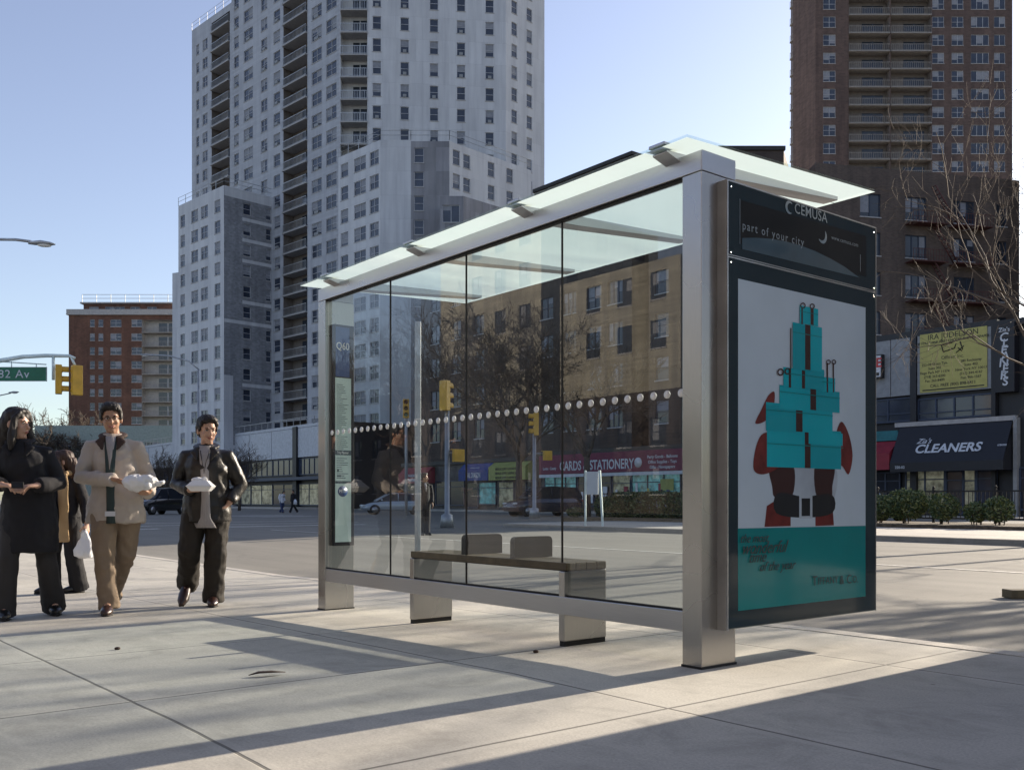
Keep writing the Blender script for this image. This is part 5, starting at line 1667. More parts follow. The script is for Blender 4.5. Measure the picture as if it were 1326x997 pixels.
c_ = px(511, 64); car('silver white sedan crossing beyond the second glass panel', (.42, .47, .52), wz(c_.x, c_.y), PI + .25)
c_ = px(703, 57); car('dark blue four wheel drive car standing behind the slim signal pole', (.012, .02, .045), wz(c_.x, c_.y), PI + .5, 'suv')
c_ = W(24.6, 40.5); car('blue silver car parked behind the round bushes', (.26, .3, .42), wz(c_.x, c_.y), D1a, 'sedan')
c_ = W(37.5, 41); car('lilac grey car parked behind the hedge end', (.3, .3, .36), wz(c_.x, c_.y), D1a, 'sedan')
c_ = px(203, 64); car('black car waiting between the two walking men', (.01, .011, .013), wz(c_.x, c_.y), -1.9, 'suv')
c_ = px(101, 105); car('dark grey car far off behind the man in the beige jacket', (.03, .04, .06), wz(c_.x, c_.y), .2, 'suv')

# =================================================================== PEOPLE
def skinm(name, col):
    t = NT(name); f = t.noise(14, 4)
    t.l(t.ramp(f, [(.3, mul(col, .88)), (.7, mul(col, 1.1))]), t.b.inputs['Base Color'])
    t.b.inputs['Roughness'].default_value = .5
    t.b.inputs['Subsurface Weight'].default_value = .1; t.b.inputs['Subsurface Radius'].default_value = (.02, .008, .004)
    return t.m
M['skin'] = skinm('skin_tan', (.42, .235, .15)); M['skin2'] = skinm('skin_light', (.50, .30, .21))
M['lip'] = plain('lips', (.30, .10, .08), .4); M['eye'] = plain('eye_dark', (.01, .007, .006), .15); M['eyew'] = plain('eye_white', (.6, .58, .55), .3)
M['hair'] = plain('black_hair', (.012, .009, .008), .58, var=.5, scale=60, stretch=(1, 1, .1))
M['hairb'] = plain('brown_hair', (.045, .022, .014), .6, var=.5, scale=60, stretch=(1, 1, .1))
M['jkt_beige'] = plain('beige_jacket_cloth', (.44, .385, .335), .75, var=.12, bump=.2)
M['jkt_collar'] = plain('brown_corduroy_collar', (.05, .028, .02), .8)
M['khaki'] = plain('khaki_cloth', (.24, .175, .115), .8, var=.12, bump=.2)
M['leather'] = plain('dark_brown_leather', (.014, .011, .009), .42, var=.3, bump=.25, bscale=40)
M['pants_dark'] = plain('dark_olive_cloth', (.020, .015, .010), .75, var=.2)
M['cloth_black'] = plain('black_wool', (.008, .008, .011), .85, var=.3)
M['cloth_charcoal'] = plain('charcoal_trousers', (.03, .028, .028), .8, var=.2)
M['shirt_grey'] = plain('grey_striped_shirt', (.33, .31, .31), .7, var=.2, scale=40, stretch=(6, 6, .2))
M['inner_dark'] = plain('dark_green_sweater', (.03, .05, .05), .8)
M['shoe_brown'] = plain('brown_shoe_leather', (.04, .016, .011), .4, coat=.3)
M['shoe_black'] = plain('black_shoe_leather', (.01, .01, .01), .3, coat=.3)
M['scarf'] = plain('tan_scarf_cloth', (.36, .24, .12), .85, var=.2)
M['denim'] = plain('navy_bag_cloth', (.02, .035, .10), .7, var=.3)
t = NT('thin_white_plastic'); t.b.inputs['Base Color'].default_value = (.78, .78, .78, 1); t.b.inputs['Roughness'].default_value = .35
t.b.inputs['Subsurface Weight'].default_value = .3; t.b.inputs['Subsurface Radius'].default_value = (.03, .03, .03)
t.bump(t.noise(25, 5, .6, dist=1.5), .6, .01); M['plastic'] = t.m
M['foam'] = plain('white_foam', (.8, .8, .8), .6, var=.04)

def fuse(mb, name, mat, parent, voxel=.008, smooth_=3, amp=0.0, nscale=9.0, nst=(1, 1, 1), seed=0.0, loc=None):
    me = mb.mesh('tmp', mat)
    o = bpy.data.objects.new('tmp', me); C.objects.link(o)
    r = o.modifiers.new('r', 'REMESH'); r.mode = 'VOXEL'; r.voxel_size = voxel; r.use_smooth_shade = True
    s = o.modifiers.new('s', 'SMOOTH'); s.iterations = smooth_; s.factor = .5
    dg = bpy.context.evaluated_depsgraph_get()
    m2 = bpy.data.meshes.new_from_object(o.evaluated_get(dg))
    bpy.data.objects.remove(o); bpy.data.meshes.remove(me)
    m2.name = name; m2.materials.clear(); m2.materials.append(mat)
    if amp:
        n = len(m2.vertices); co = np.empty(n * 3, 'f'); m2.vertices.foreach_get('co', co); co = co.reshape(-1, 3)
        no = np.empty(n * 3, 'f'); m2.vertices.foreach_get('normal', no); no = no.reshape(-1, 3)
        d = np.empty(n, 'f')
        for i in range(n):
            p = co[i]
            v = Vector((p[0] * nscale * nst[0] + seed, p[1] * nscale * nst[1], p[2] * nscale * nst[2]))
            a = noise.noise(v); b_ = noise.noise(v * 2.3 + Vector((5, 3, 1)))
            d[i] = (1 - abs(a) * 2.2) * .7 + b_ * .5
        co += no * (d * amp)[:, None]
        m2.vertices.foreach_set('co', co.ravel()); m2.update()
    m2.polygons.foreach_set('use_smooth', [True] * len(m2.polygons))
    q = bpy.data.objects.new(name, m2); C.objects.link(q); q.parent = parent
    KIDS.setdefault(parent.name, []).append(q)
    return q

V = Vector
def hand(mb, wrist, d, n, s=1.0, curl=1.0, right=True):
    """d: direction of the hand, n: palm facing direction"""
    d, n = V(d).normalized(), V(n); n = (n - d * n.dot(d)).normalized(); side = d.cross(n) * (1 if right else -1)
    w = V(wrist)
    mb.tube([w - d * .03, w, w + d * .045 * s, w + d * .085 * s], [(.022, .024), (.019, .026), (.016, .039), (.013, .038)], 10, ref=tuple(n))
    for k, (off, L) in enumerate(((.030, .068), (.010, .076), (-.010, .072), (-.029, .056))):
        p = w + d * .08 * s + side * off * s; q = [p - d * .02]
        dd = d.copy(); ang = (.35 + .08 * k) * curl
        for j, f in enumerate((.45, .32, .26)):
            q.append(p.copy())
            dd = (dd * math.cos(ang) + n * math.sin(ang)).normalized() if j else (dd * math.cos(ang * .6) + n * math.sin(ang * .6)).normalized()
            nn = (n - dd * n.dot(dd)); p = p + dd * L * f * s; 
        q.append(p)
        mb.tube(q, [.0105 * s, .0105 * s, .0095 * s, .009 * s, .0075 * s], 8)
    p = w + d * .02 * s + side * .026 * s
    mb.tube([p - side * .01, p + d * .02 + side * .018 + n * .012, p + d * .048 + side * .026 + n * .03 * curl, p + d * .066 + side * .018 + n * .045 * curl], [.014 * s, .013 * s, .011 * s, .008 * s], 8)

def head_parts(root, body, c, yaw, pitch=0.0, k=1.0, skin='skin', hair='hair', long_hair=None, style='short', smile=True, roll=0.0, glasses=False):
    """adds head to the body blob and returns builder for face details"""
    Rm = Matrix.Translation(V(c)) @ Matrix.Rotation(yaw, 4, 'Z') @ Matrix.Rotation(pitch, 4, 'X') @ Matrix.Rotation(roll, 4, 'Y') @ Matrix.Scale(k, 4)
    def e(cc, r, **kw): body.ell(Rm @ V(cc), [x * k for x in r], 18, 12, rot=Rm.to_3x3().normalized(), **kw)
    e((0, .012, .03), (.076, .094, .088))           # skull
    e((0, -.022, -.03), (.064, .066, .082))         # face
    e((0, -.052, -.092), (.030, .028, .026))        # chin
    e((0, -.012, -.075), (.052, .05, .04))          # jaw
    for s in (-1, 1):
        e((s * .078, .008, -.012), (.010, .018, .030))    # ears
        e((s * .036, -.066, -.030), (.020, .014, .018))   # cheeks
        e((s * .028, -.080, .022), (.024, .010, .007))    # brow
    body.tube([Rm @ V(p) for p in ((0, -.083, .012), (0, -.096, -.012), (0, -.108, -.030), (0, -.096, -.038))], [.008 * k, .010 * k, .0145 * k, .011 * k], 8)
    e((0, -.084, -.060), (.026, .012, .008))
    return Rm

def face_details(root, bodyo, Rm, skin, hair, k=1.0, smile=True, glasses=False):
    R3 = Rm.to_3x3().normalized()
    f = MB()
    for s in (-1, 1):
        f.ell(Rm @ V((s * .029, -.0795, .003)), (.0125 * k, .006 * k, .0062 * k), 10, 6, rot=R3)
    f.build('eye', M['eyew'], bodyo)
    f = MB()
    for s in (-1, 1):
        f.ell(Rm @ V((s * .029, -.084, .003)), (.0065 * k, .004 * k, .006 * k), 10, 6, rot=R3)
        f.tube([Rm @ V((s * .014, -.0905, .020)), Rm @ V((s * .03, -.091, .025)), Rm @ V((s * .047, -.081, .020))], [.003 * k, .0042 * k, .002 * k], 6)
        f.tube([Rm @ V((s * .016, -.085, .0095)), Rm @ V((s * .03, -.088, .0115)), Rm @ V((s * .044, -.079, .0075))], .0018 * k, 5)
    f.build('eyebrow', M['eye'], bodyo)
    f = MB()
    w, up = (.030, .006) if smile else (.022, 0)
    f.tube([Rm @ V((-w, -.078, -.058 + up)), Rm @ V((-w * .5, -.091, -.0605)), Rm @ V((0, -.0955, -.0615)), Rm @ V((w * .5, -.091, -.0605)), Rm @ V((w, -.078, -.058 + up))], [.002, .0045, .0055, .0045, .002], 8)
    f.tube([Rm @ V((-w * .7, -.082, -.066)), Rm @ V((0, -.093, -.0685)), Rm @ V((w * .7, -.082, -.066))], [.002, .0058, .002], 8)
    f.build('lips', M['lip'], bodyo)
    if smile:
        f = MB(); f.tube([Rm @ V((-w * .62, -.0885, -.0595)), Rm @ V((0, -.0985, -.063)), Rm @ V((w * .62, -.0885, -.0595))], [.001, .0032, .001], 6)
        f.build('teeth', M['foam'], bodyo)
    if glasses:
        f = MB()
        for s in (-1, 1):
            ring = [Rm @ V((s * .031 + .021 * math.cos(a), -.100, .003 + .015 * math.sin(a))) for a in [2 * PI * j / 14 for j in range(15)]]
            f.tube(ring, .0016, 5, caps=False)
            f.tube([Rm @ V((s * .052, -.100, .006)), Rm @ V((s * .080, -.01, .004))], .0016, 5)
        f.tube([Rm @ V((-.01, -.1, .006)), Rm @ V((.01, -.1, .006))], .0016, 5)
        f.build('glasses', M['darkmetal'], bodyo)

def short_hair(root, Rm, mat, k=1.0, part=1, vol=1.0):
    h = MB(); R3 = Rm.to_3x3().normalized()
    def e(cc, r): h.ell(Rm @ V(cc), [x * k * 1.0 for x in r], 16, 10, rot=R3)
    e((0, .028, .062), (.083 * vol, .094, .074)); e((0, .055, .01), (.080, .066, .085)); e((0, -.01, .10), (.070, .075, .040))
    e((part * .018, -.052, .096), (.052, .034, .024)); e((-part * .03, -.048, .088), (.036, .034, .026))
    e((0, -.02, .108), (.058, .06, .028))
    for s in (-1, 1): e((s * .070, .022, .025), (.018, .046, .050)); e((s * .066, -.030, .062), (.016, .030, .034)); e((s * .074, -.026, .02), (.008, .012, .03))
    return fuse(h, 'hair', M[mat], root, .006, 1, .008, 38, (1, 1, .6), seed=k * 7)

def long_hair(root, Rm, mat, k=1.0, length=.42, spread=.12):
    h = MB(); R3 = Rm.to_3x3().normalized()
    def e(cc, r): h.ell(Rm @ V(cc), [x * k for x in r], 16, 10, rot=R3)
    e((0, .022, .056), (.088, .100, .078)); e((0, .055, .0), (.092, .075, .10))
    e((.0, -.045, .098), (.058, .036, .026))
    for s in (-1, 1):
        h.tube([Rm @ V(p) for p in ((s * .045, -.058, .09), (s * .078, -.045, .04), (s * .086, -.035, -.04), (s * .095, -.04, -.13), (s * .10, -.03, -.21))], [(.018, .02), (.022, .03), (.026, .034), (.032, .036), (.014, .016)], 8)
    h.tube([Rm @ V(p) for p in ((0, .06, .03), (0, .075, -.08), (0, .085, -.2), (0, .08, -.32), (0, .075, -length))], [(.085, .06), (.105, .062), (spread, .06), (spread * .95, .05), (spread * .5, .03)], 14, ref=(1, 0, 0))
    return fuse(h, 'hair', M[mat], root, .008, 2, .008, 28, (1, 1, .22), seed=3)

def shoe(root, ankle, toe_dir, mat, heel_drop=.0, L=.27, lift=0.0, tip=0.0, name='shoe'):
    a = V(ankle); d = V(toe_dir).normalized()
    z0 = lift
    mb = MB()
    heel = V((a.x, a.y, 0)) - V((d.x, d.y, 0)) * .06
    def P(f, z): q = heel + V((d.x, d.y, 0)) * L * f; q.z = z0 + z + tip * (f - .5) * L * 2 * .5; return q
    mb.tube([P(0, .045), P(.12, .05), P(.4, .055), P(.65, .046), P(.85, .036), P(1.0, .028)], [(.020, .03), (.034, .042), (.042, .048), (.050, .040), (.044, .032), (.018, .018)], 12, ref=(-d.y, d.x, 0))
    mb.tube([P(.2, .05), V((a.x, a.y, a.z + .03))], [(.04, .045), (.038, .042)], 10)
    for f0, f1 in ((0.0, .3), (.3, 1.0)):
        q = MB()
    o = fuse(mb, name, M[mat], root, .007, 2)
    s = MB(); s.tube([P(.0, .012), P(.2, .012), P(.45, .010), P(.7, .010), P(1.0, .013)], [(.022, .012), (.038, .012), (.036, .010), (.050, .010), (.018, .010)], 10, ref=(-d.y, d.x, 0))
    s.build('sole', M['black'], o)
    return o

def person(label, pos, rz, J, H=1.74, skin='skin', hairm='hair', hair='short', outfit=None, face=True, group=None, scale=1.0, voxel=.007):
    o = empty('person', pos, rz, label, 'person', group)
    o.scale = (scale,) * 3
    b = MB()
    g = lambda k: V(J[k])
    pel, chest, neck, head = g('pelvis'), g('chest'), g('neck'), g('head')
    b.tube([pel - V((0, 0, .06)), pel + V((0, 0, .04)), pel.lerp(chest, .5), chest, neck - V((0, 0, .07))], [(.13, .09), (.14, .10), (.12, .085), (.15, .10), (.11, .07)], 14, ref=(1, 0, 0))
    b.tube([neck - V((0, 0, .09)), neck, head - V((0, -.01, .03))], [(.07, .06), (.053, .055), (.05, .055)], 12, ref=(1, 0, 0))
    for s in ('r', 'l'):
        b.tube([g('hip_' + s), g('knee_' + s), g('ank_' + s)], [.082, .052, .036], 10)
        b.tube([g('ank_' + s), V((g('ank_' + s).x, g('ank_' + s).y, g('ank_' + s).z - .03)) + V(J['toe_' + s]).normalized() * .1], [.034, .028], 8)
        b.tube([neck.lerp(g('sh_' + s), .4) - V((0, 0, .05)), g('sh_' + s), g('el_' + s), g('wr_' + s)], [.05, .05, .038, .026], 10)
        if J.get('hand_' + s):
            d, n, cu = J['hand_' + s]; hand(b, g('wr_' + s), d, n, 1.0, cu, s == 'r')
    Rm = head_parts(o, b, head, J.get('yaw', 0), J.get('pitch', 0), 1.0, roll=J.get('roll', 0))
    bo = fuse(b, 'body', M[skin], o, voxel, 2)
    if face: face_details(o, bo, Rm, skin, hairm, 1.0, J.get('smile', True), J.get('glasses', False))
    if hair == 'short': short_hair(o, Rm, hairm, 1.0, J.get('part', 1))
    elif hair == 'long': long_hair(o, Rm, hairm, 1.0, J.get('hairlen', .42), J.get('hairw', .12))
    return o, Rm

def trousers(o, J, mat, r=(.105, .088, .082, .09), amp=.006, waist=.14, cuff=.05):
    g = lambda k: V(J[k]); mb = MB(); pel = g('pelvis')
    mb.tube([pel + V((0, 0, .10)), pel, pel - V((0, 0, .08))], [(waist, .105), (waist + .015, .112), (waist + .012, .108)], 16, ref=(1, 0, 0))
    for s in ('r', 'l'):
        h, k, a = g('hip_' + s), g('knee_' + s), g('ank_' + s)
        dz = (k - a).normalized()
        end = a - dz * cuff
        mb.tube([h + V((0, 0, .02)), h.lerp(k, .5), k, k.lerp(a, .5), a.lerp(end, .2), end], [(r[0] + .004, r[0] + .004), (r[0] * .94,) * 2, (r[1],) * 2, (r[2],) * 2, (r[3],) * 2, (r[3] + .004,) * 2], 14)
    return fuse(mb, 'trousers', M[mat], o, .009, 3, amp, 9, (1, 1, .8), seed=pel.x + 2)

def jacket(o, J, mat, hem=.74, hr=(.185, .155), cr=(.178, .135), sleeve=(.066, .064, .056, .048), amp=.006, collar=True, cmat=None, name='jacket', cuff=.02, hemring=None):
    g = lambda k: V(J[k]); mb = MB(); pel, ch, nk = g('pelvis'), g('chest'), g('neck')
    hemc = V((pel.x, pel.y, hem))
    prof = [hemc, hemc.lerp(pel + V((0, 0, .14)), .35), pel + V((0, 0, .2)), ch, nk - V((0, 0, .105)), nk - V((0, 0, .05)), nk + V((0, 0, .005))]
    mb.tube(prof, [hr, (hr[0] + .002, hr[1]), (cr[0] - .012, cr[1]), cr, (cr[0] * .86, cr[1] * .82), (cr[0] * .60, cr[1] * .66), (.070, .070)], 20, ref=(1, 0, 0))
    for s in ('r', 'l'):
        sh, el, wr = g('sh_' + s), g('el_' + s), g('wr_' + s)
        mb.tube([nk.lerp(sh, .5) - V((0, 0, .06)), sh - V((0, 0, .028)), sh.lerp(el, .5), el, el.lerp(wr, .5), wr - (wr - el).normalized() * cuff], [sleeve[0], sleeve[0] + .004, sleeve[1], sleeve[1], sleeve[2], sleeve[3]], 14)
    q = fuse(mb, name, M[mat], o, .009, 3, amp, 8.5, (1, 1, 1.0), seed=hem * 9)
    if collar:
        c = MB(); nb = nk + V((0, .0, -.02)); pts = []
        for k in range(15):
            a = -PI / 2 + .42 + (2 * PI - .84) * k / 14
            pts.append(nb + V((math.cos(a) * .085, math.sin(a) * .078 - .004, .012 + .026 * math.sin(a))))
        c.tube(pts, [(.018, .034)] * 15, 8, ref=(0, 0, 1))
        for s in (-1, 1):
            c.tube([nb + V((s * .050, -.062, -.004)), nb + V((s * .085, -.10, -.045)), nb + V((s * .055, -.135, -.115))], [(.035, .013), (.04, .012), (.01, .006)], 8, ref=(1, 0, 0))
        fuse(c, 'collar', M[cmat or mat], q, .008, 2)
    return q

def front_strip(o, J, mat, zs, name='shirt', lift=.008, cr=(.205, .15), x0=0.0):
    """a strip of what shows between the open jacket fronts; zs: list of (z, half width, centre x, y)"""
    mb = MB(); n = 8; vs = []
    for (z, hw, cx, y) in zs:
        for k in range(n + 1):
            t_ = -1 + 2 * k / n
            vs.append((cx + hw * t_, y + .012 * t_ * t_, z))
        for k in range(n, -1, -1):
            t_ = -1 + 2 * k / n
            vs.append((cx + hw * t_, y + .05, z))
    m = 2 * (n + 1); fs = []
    for i in range(len(zs) - 1):
        for k in range(m): fs.append((i * m + k, i * m + (k + 1) % m, (i + 1) * m + (k + 1) % m, (i + 1) * m + k))
    fs += [tuple(range(m)), tuple(range((len(zs) - 1) * m, len(zs) * m))]
    mb.add(vs, fs, 0, None, True)
    return mb.build(name, M[mat], o)

def ground(u, v, zg=None):
    """point on the near pavement seen at u, v"""
    Y = .95 * FOC / (v - HZ)
    for _ in range(6):
        x = (u - CU) / FOC * Y; Y = (CAMZ - gz(x, Y)) * FOC / (v - HZ)
    x = (u - CU) / FOC * Y
    return V((x, Y, gz(x, Y)))

# ---- man in beige jacket
P_ = ground(148, 792)
J = dict(pelvis=(0.015, 0, .93), chest=(.0, -.01, 1.27), neck=(-.005, -.015, 1.475), head=(-.015, -.045, 1.605), yaw=.22, pitch=.10, roll=-.04, glasses=True, part=-1,
         hip_r=(-.075, -.01, .90), knee_r=(-.045, -.17, .50), ank_r=(.0, -.20, .10), toe_r=(.1, -1, 0), hip_l=(.105, .01, .90), knee_l=(.085, .02, .49), ank_l=(-.075, .27, .15), toe_l=(-.1, -1, -.2),
         sh_r=(-.17, .0, 1.395), el_r=(-.245, -.04, 1.12), wr_r=(.03, -.24, 1.10), hand_r=((1, -.35, -.1), (0, -.2, -1), .5),
         sh_l=(.17, .01, 1.395), el_l=(.25, .05, 1.12), wr_l=(.31, -.20, .985), hand_l=((-.25, -1, .05), (-.3, .1, 1), .55))
o, Rm = person('smiling man in beige jacket and khaki trousers carrying a wrapped white parcel', P_, .18, J)
trousers(o, J, 'khaki', r=(.102, .080, .072, .078), amp=.016)
jk = jacket(o, J, 'jkt_beige', hem=.745, hr=(.228, .172), cmat='jkt_collar', amp=.015, cuff=-.02)
fs_ = MB()
front_strip(o, J, 'inner_dark', [(1.44, .05, -.005, -.112), (1.34, .045, .0, -.150), (1.2, .036, .0, -.166), (1.0, .030, .005, -.182), (.84, .032, .01, -.190), (.74, .034, .01, -.192)], 'sweater')
front_strip(o, J, 'shirt_grey', [(1.455, .040, -.005, -.118), (1.38, .032, -.002, -.150), (1.28, .018, .0, -.164), (1.18, .004, .0, -.172)], 'shirt')
mb = MB(); mb.box(-.028, .05, -.206, -.196, .80, .84); mb.build('name_badge', M['sign_white'], o)
for s, lf, tp in (('r', .0, .0), ('l', .05, -.25)): shoe(o, J['ank_' + s], J['toe_' + s], 'shoe_brown', lift=lf, tip=tp)
# parcel
pk = empty('wrapped_parcel', P_, .18, 'white plastic wrapped parcel held by the man in the beige jacket', 'parcel')
mb = MB(); c0 = V((.27, -.325, 1.075))
rt = Matrix.Rotation(.22, 3, 'Y')
mb.ell(c0, (.115, .09, .055), 16, 10, rot=rt); mb.ell(c0 + V((-.04, 0, -.01)), (.10, .085, .062), 14, 9, rot=rt); mb.ell(c0 + rt @ V((.06, -.02, .03)), (.07, .06, .04), 12, 8, rot=rt); mb.tube([c0 + rt @ V((.09, 0, .01)), c0 + rt @ V((.145, .0, .02)), c0 + rt @ V((.175, 0, .045))], [(.04, .03), (.03, .014), (.035, .006)], 10)
fuse(mb, 'plastic_wrap', M['plastic'], pk, .007, 1, .011, 19, seed=4)
mb = MB(); mb.tube([c0 + rt @ V((.07, -.07, -.01)), c0 + rt @ V((.085, -.088, -.01))], .026, 16); mb.build('round_lid', M['foam'], pk)

# ---- man in leather jacket
P_ = ground(268, 784)
J = dict(pelvis=(0, 0, .90), chest=(.0, -.01, 1.22), neck=(.0, -.015, 1.41), head=(.01, -.045, 1.54), yaw=.50, pitch=.10, smile=True, part=1,
         hip_r=(-.095, 0, .87), knee_r=(-.135, -.07, .50), ank_r=(-.195, .16, .20), toe_r=(-.1, -.9, -.4), hip_l=(.09, .0, .87), knee_l=(.085, -.05, .47), ank_l=(.055, -.01, .09), toe_l=(.15, -1, 0),
         sh_r=(-.17, .01, 1.34), el_r=(-.255, .0, 1.07), wr_r=(-.09, -.235, 1.015), hand_r=((1, -.55, -.05), (0, -.1, 1), .5),
         sh_l=(.17, .01, 1.34), el_l=(.275, .07, 1.06), wr_l=(.20, -.07, .90), hand_l=((-.75, .25, -.7), (-1, 0, 0), .6))
o, Rm = person('young man in dark leather jacket holding a white foam food box', P_, .12, J, skin='skin2')
trousers(o, J, 'pants_dark', r=(.104, .090, .086, .088), amp=.015)
jacket(o, J, 'leather', hem=.74, hr=(.205, .165), cr=(.195, .142), amp=.011)
front_strip(o, J, 'shirt_grey', [(1.405, .05, .0, -.105), (1.3, .042, .005, -.150), (1.15, .034, .01, -.164), (.95, .034, .02, -.180), (.78, .042, .02, -.184), (.725, .07, .02, -.18), (.690, .085, .02, -.165)], 'shirt')
mb = MB(); hemb = V((0, 0, .705)); mb.tube([V((0, 0, .745)), V((0, 0, .70))], [(.18, .14), (.178, .138)], 18, ref=(1, 0, 0)); mb.build('shirt_tail', M['shirt_grey'], o)
mb = MB(); mb.tube([V((-.03, -.14, 1.36)), V((-.005, -.178, 1.25)), V((.01, -.186, 1.16)), V((.025, -.178, 1.25)), V((.05, -.14, 1.36))], .004, 5); mb.build('lanyard', M['black'], o)
shoe(o, J['ank_l'], J['toe_l'], 'shoe_brown'); shoe(o, J['ank_r'], J['toe_r'], 'shoe_brown', lift=.075, tip=-.7)
bx_ = empty('foam_food_box', P_, .12, 'white foam takeaway box held by the man in the leather jacket', 'food box')
mb = MB()
def fru(w0, d0, w1, d1, z0, z1, c): mb.add([(c.x + sx * w, c.y + sy * d, c.z + z) for (w, d, z) in ((w0, d0, z0), (w1, d1, z1)) for sx, sy in ((-1, -1), (1, -1), (1, 1), (-1, 1))], [(3, 2, 1, 0), (4, 5, 6, 7), (0, 1, 5, 4), (1, 2, 6, 5), (2, 3, 7, 6), (3, 0, 4, 7)])
c0 = V((.01, -.315, 1.045)); fru(.072, .065, .105, .095, -.04, .0, c0); mb.build('tray', M['foam'], bx_, bevel=.006)
mb = MB(); fru(.108, .098, .106, .096, .001, .008, c0); fru(.103, .093, .06, .055, .008, .052, c0); mb.build('lid', M['foam'], bx_, bevel=.006)
mb = MB(); mb.ell(c0 + V((-.03, 0, .055)), (.05, .05, .022), 10, 6); mb.ell(c0 + V((.035, -.01, .06)), (.02, .02, .022), 8, 5); fuse(mb, 'crumpled_napkin', M['foam'], bx_, .007, 1, .008, 30)

# ---- woman in long black coat at the left edge
P_ = ground(30, 800)
J = dict(pelvis=(0.04, 0, .90), chest=(.0, -.01, 1.22), neck=(-.02, -.01, 1.405), head=(-.035, -.035, 1.53), yaw=1.0, pitch=.05, smile=False, hairlen=.50, hairw=.17,
         hip_r=(-.06, -.01, .87), knee_r=(-.09, -.09, .48), ank_r=(-.13, -.05, .09), toe_r=(.2, -1, 0), hip_l=(.11, .02, .87), knee_l=(.16, .02, .48), ank_l=(.19, .20, .10), toe_l=(.3, -1, 0),
         sh_r=(-.155, .02, 1.32), el_r=(-.225, -.04, 1.06), wr_r=(-.11, -.25, 1.05), hand_r=((.8, -.5, -.1), (0, .1, -.9), 1.5),
         sh_l=(.155, .02, 1.32), el_l=(.25, -.02, 1.06), wr_l=(.13, -.25, 1.045), hand_l=((-.8, -.5, -.1), (0, .1, -.9), 1.5))
o, Rm = person('woman with long black hair and long black coat clasping something dark at her waist', P_, .32, J, skin='skin2', hair='long')
trousers(o, J, 'cloth_charcoal', r=(.09, .074, .078, .092), amp=.008, waist=.13, cuff=.06)
jacket(o, J, 'cloth_black', hem=.52, hr=(.215, .17), cr=(.18, .145), sleeve=(.070, .068, .060, .054), amp=.009, name='coat', cuff=.015)
for s in ('r', 'l'): shoe(o, J['ank_' + s], J['toe_' + s], 'shoe_black', L=.25)
ph = empty('mobile_phone', P_, .32, 'small dark gadget in the hands of the woman in the black coat', 'phone')
mb = MB(); mb.box(-.03, .055, -.345, -.325, 1.02, 1.07); mb.build('case', M['black'], ph, bevel=.004)
mb = MB(); mb.box(-.02, .045, -.348, -.345, 1.03, 1.06); mb.build('screen', M['win_glass'], ph)

# ---- woman behind with scarf and white bag
P_ = ground(84, 768)
P_ = P_
J = dict(pelvis=(0, 0, .86), chest=(.0, .0, 1.16), neck=(-.0, -.01, 1.34), head=(-.0, -.035, 1.46), yaw=-.9, pitch=.05, smile=False, hairlen=.32, hairw=.12,
         hip_r=(-.08, -.01, .83), knee_r=(-.10, -.08, .46), ank_r=(-.12, -.06, .08), toe_r=(-.6, -.8, 0), hip_l=(.09, .02, .83), knee_l=(.12, -.02, .46), ank_l=(.10, .10, .09), toe_l=(-.5, -.8, 0),
         sh_r=(-.15, .02, 1.26), el_r=(-.21, .0, 1.02), wr_r=(-.12, -.18, .92), hand_r=((.5, -.6, -.3), (0, .1, 1), .9),
         sh_l=(.15, .02, 1.26), el_l=(.24, .02, 1.0), wr_l=(.325, -.05, .775), hand_l=((.1, -.1, -1), (-1, 0, 0), 1.3))
o, Rm = person('brown haired woman with tan scarf half hidden behind the woman in the black coat', P_, -.25, J, skin='skin2', hairm='hairb', hair='long', scale=.94)
trousers(o, J, 'cloth_black', r=(.10, .088, .092, .10), amp=.006, waist=.13)
jacket(o, J, 'cloth_black', hem=.70, hr=(.185, .145), cr=(.165, .125), sleeve=(.062, .058, .05, .044), amp=.007, name='coat')
mb = MB(); mb.tube([V((-.09, -.08, 1.33)), V((.0, -.12, 1.30)), V((.09, -.09, 1.33)), V((.10, .04, 1.34)), V((0, .09, 1.35)), V((-.10, .04, 1.34)), V((-.09, -.08, 1.33))], .035, 8)
mb.tube([V((.08, -.13, 1.32)), V((.12, -.175, 1.15)), V((.13, -.18, .95)), V((.12, -.17, .70)), V((.13, -.17, .58))], [(.05, .025), (.07, .02), (.06, .02), (.065, .02), (.07, .012)], 10, ref=(1, 0, 0))
fuse(mb, 'scarf', M['scarf'], o, .009, 2, .008, 14, (1, 1, .3))
for s in ('r', 'l'): shoe(o, J['ank_' + s], J['toe_' + s], 'shoe_black', L=.24)
hb = empty('shoulder_bag', P_, -.25, 'navy blue shoulder bag with pale print hanging in front of the woman with the scarf', 'bag')
hb.scale = (.94,) * 3
mb = MB(); mb.ell((-.07, -.26, 1.0), (.15, .055, .17), 16, 10); mb.box(-.19, .05, -.30, -.22, .86, 1.08); fuse(mb, 'bag_body', M['denim'], hb, .01, 4, .006, 10)
mb = MB(); mb.tube([V((-.19, -.24, 1.08)), V((-.18, -.19, 1.24)), V((-.15, -.06, 1.36)), V((-.11, .08, 1.33))], [(.018, .006)] * 4, 6, ref=(1, 0, 0)); mb.build('strap', M['denim'], hb)
mb = MB(); mb.tube([V((-.10, -.318, 1.10)), V((-.06, -.324, 1.04)), V((-.11, -.324, .98))], .008, 5); mb.tube([V((-.02, -.32, 1.08)), V((.02, -.315, 1.0))], .009, 5); mb.tube([V((-.17, -.315, 1.0)), V((-.16, -.312, .9))], .012, 5); mb.build('pale_print', M['lettergrey'], hb)
cb_ = empty('carrier_bag', P_, -.25, 'small white plastic carrier bag hanging from the hand of the woman with the scarf', 'bag')
cb_.scale = (.94,) * 3
mb = MB(); c0 = V((.33, -.09, .0))
